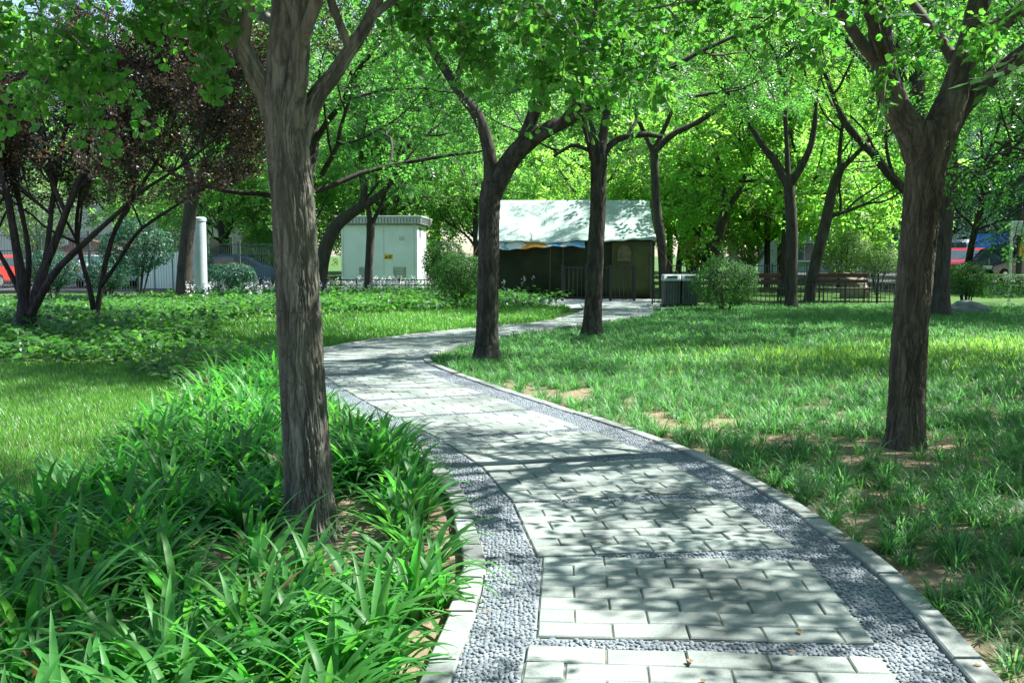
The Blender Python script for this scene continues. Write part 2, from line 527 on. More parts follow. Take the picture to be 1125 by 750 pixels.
# bark
M_barkA = bark_mat('furrowed_ginkgo_bark', (0.052, 0.049, 0.041), (0.235, 0.228, 0.190), 10, 0.5, moss=(0.16, 0.165, 0.115))
M_bark = bark_mat('dark_bark', (0.022, 0.020, 0.017), (0.090, 0.082, 0.067), 9, 0.9)
M_barkplum = bark_mat('blackish_plum_bark', (0.018, 0.015, 0.016), (0.075, 0.062, 0.058), 12, 0.7)
M_barkpale = bark_mat('pale_pinkish_bark', (0.28, 0.22, 0.18), (0.46, 0.38, 0.32), 8, 0.5)

# ================================================================= PATH
Lp = np.array([[-.50, 1.6], [-.42, 2.6], [-.325, 3.5], [-.255, 4.2], [-.24, 4.7], [-.29, 5.3], [-.42, 6.2], [-.66, 7.2], [-1.12, 8.4], [-1.75, 9.8],
               [-2.45, 11.6], [-3.05, 13.4], [-3.25, 14.6], [-3.05, 16.2], [-2.2, 18.4], [-.79, 20.6], [.79, 22.9], [1.75, 26.2], [2.0, 28.2], [2.1, 31]])
Rp = np.array([[1.62, 1.6], [1.68, 2.6], [1.735, 3.5], [1.80, 4.2], [1.83, 4.7], [1.80, 5.3], [1.70, 6.2], [1.50, 7.2], [1.12, 8.4], [.52, 9.8],
               [-.25, 11.6], [-.85, 13.2], [-1.16, 14.3], [-1.18, 15.2], [-.82, 16.6], [-.04, 18.7], [1.1, 21.0], [2.5, 23.6], [3.6, 25.8], [4.3, 31]])
NP = 700
LP = catmull(Lp, NP); RP = catmull(Rp, NP)
CP = (LP + RP) / 2
wdir = unit(RP - LP)
wid = np.linalg.norm(RP - LP, axis=1)
poly = np.vstack([LP, RP[::-1]])
# paved yard in front of the tent
YARD = np.array([[1.6, 28.4], [4.7, 28.4], [5.2, 34.4], [-1.2, 34.4]])

def in_poly(x, y, pg):
    r = np.zeros(len(x), bool)
    j = len(pg) - 1
    for i in range(len(pg)):
        xi, yi = pg[i]; xj, yj = pg[j]
        if yi != yj:
            c = ((yi > y) != (yj > y)) & (x < (xj - xi) * (y - yi) / (yj - yi) + xi)
            r ^= c
        j = i
    return r
def off_path(x, y, margin=0.05):
    Lm = LP - wdir * margin; Rm = RP + wdir * margin
    return ~in_poly(x, y, np.vstack([Lm[::6], Rm[::-1][::6]])) & ~in_poly(x, y, YARD)

path = empty('path', (0, 0, 0)); tag(path, 'winding park path of grey pavers and blue pebble borders', 'path', kind='structure')
KW = 0.11   # kerb width
z0 = -0.009
# pebble base sheet between the kerbs
Li = LP + wdir * KW; Ri = RP - wdir * KW
n4 = 5
V = np.zeros((NP, n4, 3))
for k in range(n4):
    t = k / (n4 - 1)
    V[:, k, :2] = Li * (1 - t) + Ri * t
V[:, :, 2] = z0
idx = np.arange(NP * n4).reshape(NP, n4)
Fq = np.stack([idx[:-1, :-1], idx[:-1, 1:], idx[1:, 1:], idx[1:, :-1]], -1).reshape(-1, 4)
tag(link('pebble_border', np_mesh('pebble_border', V.reshape(-1, 3), [Fq], M_mosaic), path), 'blue grey pebble mosaic set in concrete')
# kerb stones, each about 0.5 m long with a bevelled top
def strip_stones(A, B, zt, zb, length, gap, rs):
    s = np.concatenate([[0], np.cumsum(np.linalg.norm(np.diff(A, axis=0), axis=1))])
    acc = Acc()
    n = int(s[-1] / length)
    for i in range(n):
        q = np.linspace(i * length + gap / 2, (i + 1) * length - gap / 2, 7)
        a = np.stack([np.interp(q, s, A[:, 0]), np.interp(q, s, A[:, 1])], 1)
        b = np.stack([np.interp(q, s, B[:, 0]), np.interp(q, s, B[:, 1])], 1)
        z = zt + rs.normal() * 0.004; sh = rs.normal() * .005; dn = unit(b - a); a = a + dn * sh; b = b + dn * sh
        sec = []
        for t, zz in ((0, zb), (0, z - 0.006), (0.06, z), (0.94, z), (1, z - 0.006), (1, zb)):
            p = a * (1 - t) + b * t
            sec.append(np.column_stack([p, np.full(7, zz)]))
        Vs = np.stack(sec, 1).reshape(-1, 3)
        ii = np.arange(42).reshape(7, 6)
        Fs = np.stack([ii[:-1, :-1], ii[1:, :-1], ii[1:, 1:], ii[:-1, 1:]], -1).reshape(-1, 4)
        caps = np.array([[0, 1, 4, 5], [1, 2, 3, 4], [36, 41, 40, 37], [37, 40, 39, 38]])
        Fs = np.vstack([Fs, caps])
        acc.add(Vs, Fs, np.full(len(Fs), rs.rand()))
    return acc
rs = np.random.RandomState(5)
for A, B in ((LP, Li), (Ri, RP)):
    link('kerb', strip_stones(A, B, 0.012, -0.14, 0.5, 0.010, rs).mesh('kerb', M_kerb), path)
# paver panels
S = np.concatenate([[0], np.cumsum(np.linalg.norm(np.diff(CP, axis=0), axis=1))])
BL, BW = 0.30, 0.15
acc = Acc()
panel_boxes = []
s_c = 0.40
bt = np.array([[-.5, -.5], [.5, -.5], [.5, .5], [-.5, .5]])
pitch_len = 1.05 + 0.12
shift0 = None
while s_c < S[-1] - 0.6:
    c = np.array([np.interp(s_c, S, CP[:, 0]), np.interp(s_c, S, CP[:, 1])])
    c2 = np.array([np.interp(s_c + .5, S, CP[:, 0]), np.interp(s_c + .5, S, CP[:, 1])])
    c1 = np.array([np.interp(s_c - .5, S, CP[:, 0]), np.interp(s_c - .5, S, CP[:, 1])])
    tdir = unit(c2 - c1); ndir = np.array([tdir[1], -tdir[0]])
    wloc = np.interp(s_c, S, wid) * abs(np.dot(wdir[np.searchsorted(S, s_c) - 1], ndir))
    pw = wloc - 2 * (KW + 0.26)
    pw = max(0.9, min(pw, 1.5))
    panel_boxes.append((c, tdir, ndir, pw))
    for row in range(7):
        y = (row - 3) * BW
        x = -pw / 2 - (BL / 2 if row % 2 else 0)
        while x < pw / 2 - 0.01:
            xa, xb = max(x, -pw / 2), min(x + BL, pw / 2)
            x += BL
            if xb - xa < 0.03: continue
            g = rs.uniform(.0025, .0045)
            hx, hy = (xb - xa) / 2 - g, BW / 2 - g
            cx, cyy = (xa + xb) / 2, y
            zt = 0.004 + rs.normal() * 0.0013
            tl = rs.normal(size=2) * 0.0014
            vs = []
            for (zz, ins) in ((-0.05, 0), (zt - 0.005, 0), (zt, 0.005)):
                for (sx, sy) in ((-1, -1), (1, -1), (1, 1), (-1, 1)):
                    lx, ly = cx + sx * (hx - ins), cyy + sy * (hy - ins)
                    pxy = c + ndir * lx + tdir * ly
                    vs.append((pxy[0], pxy[1], zz + (tl[0] * sx + tl[1] * sy if ins or zz > 0 - 0.02 else 0)))
            Fs = [[8, 9, 10, 11]]
            for r0 in (0, 4):
                for k in range(4):
                    Fs.append([r0 + k, r0 + (k + 1) % 4, r0 + 4 + (k + 1) % 4, r0 + 4 + k])
            acc.add(np.array(vs), np.array(Fs), np.full(9, np.clip(rs.normal(0.5, 0.25), 0, 1)))
    s_c += pitch_len
pv = link('paver_panels', acc.mesh('paver_panels', M_paver), path)
tag(pv, 'rectangular panels of grey green running bond pavers')
# dark mortar bed under each panel (seen in the joints), a 4 mm step above the pebble sheet
acc = Acc()
for c, t, nn, pw in panel_boxes:
    q = [c + nn * sx * pw / 2 + t * sy * 0.525 for sx, sy in ((-1, -1), (1, -1), (1, 1), (-1, 1))]
    acc.add(np.array([(p[0], p[1], -0.0045) for p in q]), np.array([[0, 1, 2, 3]]), [0.5])
link('joint_bed', acc.mesh('joint_bed', solid_mat('mossy_joint', (0.17, 0.185, 0.15), 0.95, 0.1, nscale=14, col2=(0.10, 0.115, 0.085))), path)
# real pebbles near the viewer
def pebbles(rs):
    g = 0.0195
    xs, ys = np.meshgrid(np.arange(-3.2, 2.0, g), np.arange(2.6, 13.0, g))
    x = xs.ravel() + rs.uniform(-.35, .35, xs.size) * g; y = ys.ravel() + rs.uniform(-.35, .35, xs.size) * g
    keep = in_poly(x, y, np.vstack([(Li + wdir * .008)[::5], (Ri - wdir * .008)[::-1][::5]]))
    for c, t, nn, pw in panel_boxes:
        dx, dy = x - c[0], y - c[1]
        keep &= ~((np.abs(dx * nn[0] + dy * nn[1]) < pw / 2 + .010) & (np.abs(dx * t[0] + dy * t[1]) < 0.525 + .010))
    x, y = x[keep], y[keep]
    N = len(x)
    ring = [(math.cos(a), math.sin(a)) for a in np.arange(7) * 2 * PI / 7]
    tv = np.array([(a * 1.0, b * 1.0, -0.2) for a, b in ring] + [(a * .8, b * .8, .55) for a, b in ring] + [(0, 0, .85)])
    tq = np.array([[k, (k + 1) % 7, 7 + (k + 1) % 7, 7 + k] for k in range(7)])
    tt = np.array([[7 + k, 7 + (k + 1) % 7, 14] for k in range(7)])
    an = rs.uniform(0, 2 * PI, N)
    X = np.stack([np.cos(an), np.sin(an), np.zeros(N)], 1) * (1 + rs.uniform(0, .35, (N, 1)))
    Y = np.stack([-np.sin(an), np.cos(an), np.zeros(N)], 1) * rs.uniform(.7, 1, (N, 1))
    Z = np.tile([0, 0, .42], (N, 1)) + rs.normal(size=(N, 3)) * .07
    pos = np.stack([x, y, np.full(N, z0 + .0055) + rs.uniform(-.002, .001, N)], 1)
    sc = np.clip(rs.lognormal(math.log(.0090), .24, N), .005, .0135)
    var = np.clip(rs.normal(.4, .28, N), 0, 1)
    V, Fq, vq = place(tv, tq, pos, X, Y, Z, sc, var)
    _, Ft, vt = place(tv, tt, pos, X, Y, Z, sc, var)
    return link('pebbles', np_mesh('pebbles', V, [Fq, Ft], M_pebble, True, np.concatenate([vq, vt])), path)
tag(pebbles(np.random.RandomState(8)), kind='stuff')

yv = np.column_stack([YARD, np.full(4, -0.012)])
yard = link('yard', np_mesh('yard', yv, [np.array([[0, 1, 2, 3]])], stone_mat('yard_concrete', (0.36, 0.38, 0.38), (0.40, 0.42, 0.41), grain=20)))
tag(yard, 'bare concrete apron before the army tent', 'paving', kind='structure')

# ================================================================= GROUND
gx = np.concatenate([[-900, -300, -120, -60, -40], np.arange(-30, 30.1, 0.5), [40, 60, 120, 300, 900]])
gy = np.concatenate([[-900, -200, -60, -20], np.arange(-10, 45.1, 0.5), [60, 100, 200, 400, 900]])
XX, YY = np.meshgrid(gx, gy)
ZZ = np.where((np.abs(XX) < 31) & (YY > -11) & (YY < 46), -0.045 + 0.022 * hnoise(XX, YY), -0.06)
idx = np.arange(XX.size).reshape(XX.shape)
Fq = np.stack([idx[:-1, :-1], idx[:-1, 1:], idx[1:, 1:], idx[1:, :-1]], -1).reshape(-1, 4)
g = link('ground', np_mesh('ground', np.stack([XX, YY, ZZ], -1).reshape(-1, 3), [Fq], M_soil, True))
tag(g, 'bare brown soil and thin turf under the trees', 'ground', kind='structure')
def gz(x, y):
    return -0.045 + 0.022 * hnoise(x, y)
M_asph = solid_mat('asphalt', (0.075, 0.075, 0.078), 0.9, 0.2, nscale=3, bump=.3)
rv = np.array([[16, 39.2, .32], [60, 39.2, .32], [60, 70, .32], [16, 70, .32], [16, 38.6, -.2], [60, 38.6, -.2], [15.4, 70, -.2], [15.4, 38.6, -.2]])
tag(link('road', np_mesh('road', rv, [np.array([[0, 1, 2, 3], [7, 5, 1, 0], [6, 7, 0, 3]])], M_asph)), 'raised asphalt parking lane beyond the park', 'road', kind='structure')
rv = np.array([[-60, 41, -.02], [-11, 41, -.02], [-11, 62, -.02], [-60, 62, -.02]])
tag(link('side_road', np_mesh('side_road', rv, [np.array([[0, 1, 2, 3]])], M_asph)), 'asphalt lane beyond the purple plum trees', 'road', kind='structure')

# ================================================================= LOW PLANTS
def blades(pos, yaw, lean, curl, length, width, segs, rs, fold=0.0):
    """arching strap leaves; returns V, F, var. lean = angle from vertical at the base, curl = further bend to the tip"""
    N = len(pos)
    hd = np.stack([np.cos(yaw), np.sin(yaw), np.zeros(N)], 1)
    sd = np.stack([-np.sin(yaw), np.cos(yaw), np.zeros(N)], 1)
    ts = np.linspace(0, 1, segs + 1)
    p = pos.copy()
    rows = []
    nc = 3 if fold else 2
    for i, t in enumerate(ts):
        if i:
            th = lean + curl * ((t + ts[i - 1]) / 2) ** 1.4
            p = p + (hd * np.sin(th)[:, None] + np.array([0, 0, 1.0]) * np.cos(th)[:, None]) * (length / segs)[:, None]
        th = lean + curl * t ** 1.4
        nrm = -hd * np.cos(th)[:, None] + np.array([0, 0, 1.0]) * np.sin(th)[:, None]
        wprof = (0.55 + 0.45 * min(1, t * 4)) * (1 - max(0, (t - .45) / .55) ** 1.8)
        hw = width * max(wprof, 0.02) / 2
        if nc == 3:
            rows += [p - sd * hw[:, None] + nrm * (hw * fold)[:, None], p, p + sd * hw[:, None] + nrm * (hw * fold)[:, None]]
        else:
            rows += [p - sd * hw[:, None], p + sd * hw[:, None]]
    V = np.stack(rows, 1)
    k = V.shape[1]
    tq = []
    for i in range(segs):
        for c in range(nc - 1):
            a = i * nc + c
            tq.append([a, a + 1, a + nc + 1, a + nc])
    tq = np.array(tq)
    Fq = (tq[None] + (np.arange(N) * k)[:, None, None]).reshape(-1, 4)
    return V.reshape(-1, 3), Fq, np.repeat(rs.rand(N), len(tq))

def scatter(pg, dens, rs, margin=0.04, dfun=None):
    """random ground points inside a ground polygon; dens per m2 (scaled by dfun(x,y) in 0..1)"""
    pg = np.asarray(pg)
    lo, hi = pg.min(0), pg.max(0)
    N = int(dens * np.prod(hi - lo))
    x = rs.uniform(lo[0], hi[0], N); y = rs.uniform(lo[1], hi[1], N)
    k = in_poly(x, y, pg)
    if margin is not None: k &= off_path(x, y, margin)
    if dfun is not None: k &= rs.rand(N) < dfun(x, y)
    x, y = x[k], y[k]
    return np.stack([x, y, gz(x, y) - 0.01], 1)
def gpoly(pts):
    return np.array([G(*p)[:2] for p in pts])
TREES_XY = [G(343, 588)[:2], G(995, 488)[:2], G(535, 392)[:2], G(650, 367)[:2]]
def clear_of_trunks(p, r=0.25):
    k = np.ones(len(p), bool)
    for t in TREES_XY:
        k &= np.hypot(p[:, 0] - t[0], p[:, 1] - t[1]) > r
    return p[k]

# strap-leaved lily bed by the path
def lily_clump_points(cs, rs, nl=(13, 22), size=1.0):
    n = rs.randint(nl[0], nl[1], len(cs))
    idx = np.repeat(np.arange(len(cs)), n)
    N = len(idx)
    yaw = rs.uniform(0, 2 * PI, N)
    pos = cs[idx] + np.stack([np.cos(yaw), np.sin(yaw), np.zeros(N)], 1) * rs.uniform(0, .05, (N, 1))
    lean = np.abs(rs.normal(.38, .25, N)); curl = rs.uniform(.7, 2.3, N)
    sz = (rs.uniform(.8, 1.15, len(cs)) * size)[idx]
    length = rs.uniform(.26, .52, N) * sz; width = rs.uniform(.022, .042, N) * np.sqrt(sz)
    return pos, yaw, lean, curl, length, width
bed = gpoly([(-120, 570), (0, 575), (70, 556), (140, 505), (190, 452), (255, 408), (345, 400), (385, 430), (450, 490), (492, 560), (500, 620), (490, 690), (440, 800), (330, 1000), (-500, 1000), (-420, 700)])
rs = np.random.RandomState(21)
c = clear_of_trunks(scatter(bed, 30, rs, 0.16), .30)
# a bare strip of soil beside the trunk and along the kerb
bare = gpoly([(290, 648), (390, 652), (430, 630), (470, 570), (500, 560), (515, 620), (505, 700), (470, 690), (478, 610), (400, 560), (380, 545)])
kb = ~in_poly(c[:, 0], c[:, 1], bare)
c = c[kb]
V, Fq, va = blades(*lily_clump_points(c, rs), 8, rs, fold=0.28)
tag(link('lily_foliage', np_mesh('lily_foliage', V, [Fq], M_lily, True, va)), 'dense bed of arching strap leaved lilies beside the path', 'lily bed', kind='stuff')
rsd = np.random.RandomState(23)
cd_ = c[rsd.rand(len(c)) < .2]
V, Fq, va = blades(*[q * (np.array([1.0]) if i != 4 else .8) for i, q in enumerate(lily_clump_points(cd_, rsd, (1, 4)))], 8, rsd, fold=0.2)
link('withered_leaves', np_mesh('withered_leaves', V, [Fq], M_straw, True, va), bpy.data.objects['lily_foliage'])
def lily(px, py, label, size, n, seed):
    rs = np.random.RandomState(seed)
    b = G(px, py); b[2] = gz(b[0], b[1])
    a = np.zeros((3, 3)); a[:, :2] = rs.normal(size=(3, 2)) * .05
    pos, yaw, lean, curl, ln, wd = lily_clump_points(a, rs, (n, n + 4), size)
    V, Fq, va = blades(pos, yaw, lean, curl, ln, wd, 9, rs, fold=.28)
    o = link('lily_plant', np_mesh('lily_plant', V, [Fq], M_lily, True, va), None, b)
    tag(o, label, 'lily plant', 'lily clumps along the kerb')
lily(395, 530, 'tall strap leaved lily clump just behind the big furrowed trunk, arching toward the path', 1.25, 14, 1)
lily(447, 533, 'wide strap leaved lily clump whose tips hang over the kerb', 1.15, 16, 2)
lily(425, 505, 'upright strap leaved lily clump between the kerb clump and the big trunk', 1.1, 12, 9)
lily(462, 655, 'strap leaved lily clump on bare soil nearest the kerb bend', .95, 13, 3)
lily(425, 735, 'bright strap leaved lily clump at the near end of the bed', 1.05, 13, 4)

# lawn blades
def lawn(name, pg, dens, label, seed, hgt=(.06, .14), wid=.006, mat=None, dfun=None, segs=3, margin=.03):
    rs = np.random.RandomState(seed)
    p = clear_of_trunks(scatter(pg, dens, rs, margin, dfun), .2)
    N = len(p)
    V, Fq, va = blades(p, rs.uniform(0, 2 * PI, N), np.abs(rs.normal(.25, .2, N)), rs.uniform(.2, 1.4, N), rs.uniform(*hgt, N), rs.uniform(.7, 1.3, N) * wid, segs, rs)
    return tag(link(name, np_mesh(name, V, [Fq], mat or M_lawn, True, va)), label, 'lawn', kind='stuff')
lawn('lawn_grass', gpoly([(-260, 398), (130, 398), (200, 415), (185, 452), (140, 505), (70, 560), (0, 580), (-330, 580)]), 2600,
     'fine mown grass patch behind the lily bed', 31, (.07, .15), .006)
lawn('lawn_grass', gpoly([(225, 392), (240, 352), (420, 342), (560, 336), (634, 334), (600, 353), (520, 362), (430, 372), (360, 384), (352, 400), (300, 404)]), 800,
     'sunlit strip of lawn along the far side of the path bend', 32, (.08, .20), .013)

# lilyturf on the other side of the path
def soil_gap(x, y):
    n = hnoise(x * 1.35 + 3, y * 1.1 + 5) + .5 * hnoise(x * 3.1, y * 2.7 + 1)
    bx, by = TREES_XY[1]
    near = np.exp(-(((x - bx + .1) / 1.0) ** 2 + ((y - by - .1) / .5) ** 2))
    c2 = G(615, 428); near2 = np.exp(-(((x - c2[0]) / .55) ** 2 + ((y - c2[1]) / .5) ** 2))
    c3 = G(870, 545); near3 = np.exp(-(((x - c3[0] - .4) / .5) ** 2 + ((y - c3[1]) / .8) ** 2)) * .35
    return np.clip(1.2 + .5 * n - .95 * near - .9 * near2 - near3, 0.06, 1)
def tufts(name, pg, dens, label, seed, nb, hgt, wid, dfun, segs, margin=.06, spread=.05):
    rs = np.random.RandomState(seed)
    c = clear_of_trunks(scatter(pg, dens, rs, margin, dfun), .26)
    n = rs.randint(nb[0], nb[1], len(c))
    sz = rs.uniform(.65, 1.25, len(c))
    idx = np.repeat(np.arange(len(c)), n)
    N = len(idx)
    yaw = rs.uniform(0, 2 * PI, N)
    pos = c[idx] + np.stack([np.cos(yaw), np.sin(yaw), np.zeros(N)], 1) * rs.uniform(0, spread, (N, 1))
    V, Fq, va = blades(pos, yaw + rs.normal(0, .4, N), np.abs(rs.normal(.4, .35, N)), rs.uniform(.7, 2.6, N), rs.uniform(*hgt, N) * sz[idx], rs.uniform(.7, 1.2, N) * wid, segs, rs)
    return tag(link(name, np_mesh(name, V, [Fq], M_tuft, True, va)), label, 'ground cover', kind='stuff')
near_r = np.vstack([RP[(RP[:, 1] > 1.8) & (RP[:, 1] < 14)][::8], [[-.9, 14], [9, 14], [9, 1.8]]])
tufts('lilyturf_grass', near_r, 44, 'dark arching lilyturf tufts on bare soil around the stout furrowed trunk', 41, (36, 64), (.09, .23), .0075, soil_gap, 5)
far_r = np.vstack([RP[(RP[:, 1] >= 14) & (RP[:, 1] < 29.5)][::8], [[4.4, 30.4], [18, 30.4], [18, 14]]])
tufts('lilyturf_grass', far_r, 46, 'lighter lilyturf lawn reaching to the railing and benches', 42, (14, 24), (.08, .18), .013, lambda x, y: np.clip(.85 + .4 * hnoise(x, y), .2, 1), 4, spread=.12)
rp2 = np.array([[9, 1.8], [9, 14], [18, 14], [18, 9]])
tufts('lilyturf_grass', rp2, 14, 'lilyturf ground cover at the outer edge of the planting', 43, (12, 20), (.12, .26), .014, None, 4, spread=.12)
lawn('lawn_grass', np.array([[1.6, 11.0], [10, 10.2], [18, 13], [18, 22], [7, 20.5], [1.5, 17.5]]), 900, 'bright grass band among the lilyturf, sunlight put into its colour', 44, (.1, .22), .010, M_brightlawn, lambda x, y: np.clip(.55 + .6 * hnoise(x * .8, y), 0, 1) * np.exp(-((y - 14.6 - .25 * (x - 5)) / 1.9) ** 2) * np.clip((x - 1.5) / 4, 0, 1))
lawn('lawn_grass', np.array([[.2, 9.5], [2.2, 9.6], [9.5, 9.2], [9.5, 1.5], [2.1, 1.5], [2.1, 5], [1.3, 8]]), 160, 'sparse thin grass between the lilyturf tufts', 45, (.06, .18), .006, M_lawn, soil_gap)

# broad-leaved hosta beds
_o = np.array([(0, 0, 0), (.28, .22, .05), (.28, -.22, .05), (.3, 0, 0.0), (.65, .24, .03), (.65, -.24, .03), (.65, 0, -.02), (1.0, 0, -.16)])
HT_V = _o; HT_F4 = np.array([[0, 3, 1, 1]])
def hosta(name, pg, dens, label, seed, size=(.09, .17), hgt=(.10, .38), mat=None, margin=.05):
    rs = np.random.RandomState(seed)
    p = scatter(pg, dens, rs, margin)
    p = clear_of_trunks(p, .2)
    N = len(p)
    p[:, 2] += rs.uniform(0, 1, N) ** .7 * (hgt[1] - hgt[0]) * (.75 + .5 * hnoise(p[:, 0] * 2, p[:, 1] * 2)) + hgt[0]
    yaw = rs.uniform(0, 2 * PI, N); el = rs.normal(-.1, .4, N)
    X = np.stack([np.cos(yaw) * np.cos(el), np.sin(yaw) * np.cos(el), np.sin(el)], 1)
    Y = unit(np.stack([-np.sin(yaw), np.cos(yaw), rs.normal(0, .25, N)], 1)); Z = np.cross(X, Y)
    tq = np.array([[3, 4, 1, 0], [0, 2, 5, 3], [3, 6, 4, 1], [3, 2, 5, 6]])
    tq = np.array([[0, 3, 6, 1], [0, 2, 6, 3]])
    tv = HT_V
    quads = np.array([[1, 3, 6, 4], [3, 2, 5, 6]]); tris = np.array([[0, 3, 1], [0, 2, 3], [4, 6, 7], [6, 5, 7]])
    sc = rs.uniform(*size, N); va = rs.rand(N)
    V, Fq, vq = place(tv, quads, p, X, Y, Z, sc, va)
    _, Ft, vt = place(tv, tris, p, X, Y, Z, sc, va)
    # np_mesh sorts nothing: quads first, then tris
    return tag(link(name, np_mesh(name, V, [Fq, Ft], mat or M_hosta, True, np.concatenate([vq, vt]))), label, 'plant bed', kind='stuff')
hosta('hosta_foliage', gpoly([(-300, 400), (-300, 340), (0, 336), (250, 328), (300, 335), (248, 352), (235, 378), (140, 402), (0, 402)]), 150,
      'broad leaved ground cover under the purple plum trees', 51, (.10, .19), (.10, .42))
hosta('hosta_foliage', gpoly([(130, 408), (215, 385), (300, 392), (345, 400), (345, 425), (250, 410), (185, 425)]), 140,
      'small drift of broad leaves between the lily bed and the lawn', 52, (.09, .17), (.08, .34))
hosta('hosta_foliage', gpoly([(180, 330), (330, 326), (480, 324), (634, 320), (632, 338), (560, 340), (420, 345), (250, 354)]), 110,
      'long hosta bed before the white kiosk, pale flower spikes above', 53, (.12, .22), (.12, .5))
hosta('hosta_foliage', gpoly([(692, 336), (725, 336), (725, 341), (698, 341)]), 40, 'small leafy patch between the waste bin and the tent yard', 54, (.1, .18), (.1, .4))
def flowers(name, pg, dens, label, seed, hgt):
    rs = np.random.RandomState(seed)
    p = scatter(pg, dens, rs, .05)
    tips = p + np.stack([rs.normal(0, .06, len(p)), rs.normal(0, .06, len(p)), rs.uniform(*hgt, len(p))], 1)
    acc = Acc()
    for q, tip in zip(p, tips):
        V, Fq, va = tube([q, (q + tip) / 2 + rs.normal(size=3) * .01, tip], [.006, .005, .004], 4)
        acc.add(V, Fq, np.full(len(Fq), .5))
    o = link(name, acc.mesh(name, M_hosta)); tag(o, label, 'flowers', kind='stuff')
    N = len(p) * 9
    pos = np.repeat(tips, 9, 0) + rs.normal(size=(N, 3)) * np.array([.035, .035, .06])
    X, Y, Z = rand_frames(rs, N, .2)
    tv = np.array([(-.5, 0, 0), (0, -.28, .1), (.5, 0, -.1), (0, .28, .1)])
    V, Fq, va = place(tv, np.array([[0, 1, 2, 3]]), pos, X, Y, Z, rs.uniform(.05, .09, N), rs.rand(N))
    link('petals', np_mesh('petals', V, [Fq], M_petal, False, va), o)
flowers('hosta_flowers', gpoly([(350, 326), (480, 322), (485, 330), (350, 333)]), 5, 'pale lilac white flower spikes before the white kiosk', 61, (.45, .75))
flowers('hosta_flowers', gpoly([(190, 330), (300, 327), (300, 338), (200, 345)]), 3, 'white flower spikes beside the pale round column', 62, (.45, .75))
flowers('hosta_flowers', gpoly([(552, 324), (628, 322), (628, 330), (555, 334)]), 5, 'bleached flower spikes before the dark tent wall', 63, (.5, .8))

# fallen leaves on soil and path edges
rs = np.random.RandomState(71)
pp = []
pp.append(scatter(np.vstack([RP[(RP[:, 1] > 2) & (RP[:, 1] < 12)][::10] + [-.12, 0], [[1.6, 12], [6, 10], [6, 2]]]), 22, rs, None))
pp.append(scatter(bare, 40, rs, None))
pp.append(scatter(np.vstack([LP[40:330:10], RP[40:330:10][::-1]]), 1.6, rs, None)); c = np.concatenate(pp); onp = ~off_path(c[:, 0], c[:, 1], 0.0); c[onp, 2] = .012; c[~onp, 2] += .02
X, Y, Z = rand_frames(rs, len(c), .88)
tv = np.array([(-.5, 0, 0), (0, -.3, .12), (.5, 0, .05), (0, .3, .12)])
V, Fq, va = place(tv, np.array([[0, 1, 2, 3]]), c, X, Y, Z, rs.uniform(.02, .05, len(c)), rs.rand(len(c)))
tag(link('fallen_leaves', np_mesh('fallen_leaves', V, [Fq], M_straw, False, va)), 'small dry brown leaves scattered on soil and kerb', 'leaf litter', kind='stuff')
# ================================================================= TREES
def project(V):
    d = V - np.array([0, 0, H])
    z = d[:, 1] * cp - d[:, 2] * sp
    yv = d[:, 1] * sp + d[:, 2] * cp
    zz = np.where(z > .2, z, np.nan)
    return 562.5 + F * d[:, 0] / zz, 375 - F * yv / zz

# leaf templates, in metres
def pinnate(npair=4, L=.22, ll=.06, lw=.028, droop=.10):
    v, f = [], []
    def leaflet(ax, ay, az, dx, dy, dz):
        b = len(v)
        px, py = -dy, dx
        v.extend([(ax, ay, az), (ax + dx * ll * .45 + px * lw / 2, ay + dy * ll * .45 + py * lw / 2, az + dz * ll * .45),
                  (ax + dx * ll, ay + dy * ll, az + dz * ll), (ax + dx * ll * .45 - px * lw / 2, ay + dy * ll * .45 - py * lw / 2, az + dz * ll * .45)])
        f.append([b, b + 1, b + 2, b + 3])
    for i in range(npair):
        t = (i + .8) / (npair + .3)
        x, z = t * L, -droop * L * 4 * (t * t) * .5
        for s in (1, -1):
            leaflet(x + .004 * s, .003 * s, z, .5, .86 * s, -.15)
    leaflet(L, 0, -droop * L * 2, 1, 0, -.3)
    return np.array(v), np.array(f)
PIN9 = pinnate()
PIN7 = pinnate(3, .26, .085, .045)
PIN5 = pinnate(2, .30, .15, .085)
def fan(seed=0):
    rs = np.random.RandomState(seed)
    v = [(0, 0, 0)]
    for a, r in ((-64, .82), (-38, 1.0), (-10, 1.03), (0, .86), (10, 1.02), (38, 1.0), (64, .8)):
        v.append((r * math.cos(math.radians(a)), r * math.sin(math.radians(a)), rs.normal() * .07 + .10 * abs(a) / 64))
    f = [[0, k, k + 1] for k in range(1, 7)]
    return np.array(v), np.array(f)
FAN = fan(3)
PLUML = (np.array([(0, 0, 0), (.5, .27, .06), (1, 0, -.05), (.5, -.27, .06)]), np.array([[0, 1, 2, 3]]))

def rot_about(v, ax, a):
    return v * math.cos(a) + np.cross(ax, v) * math.sin(a) + ax * ax.dot(v) * (1 - math.cos(a))

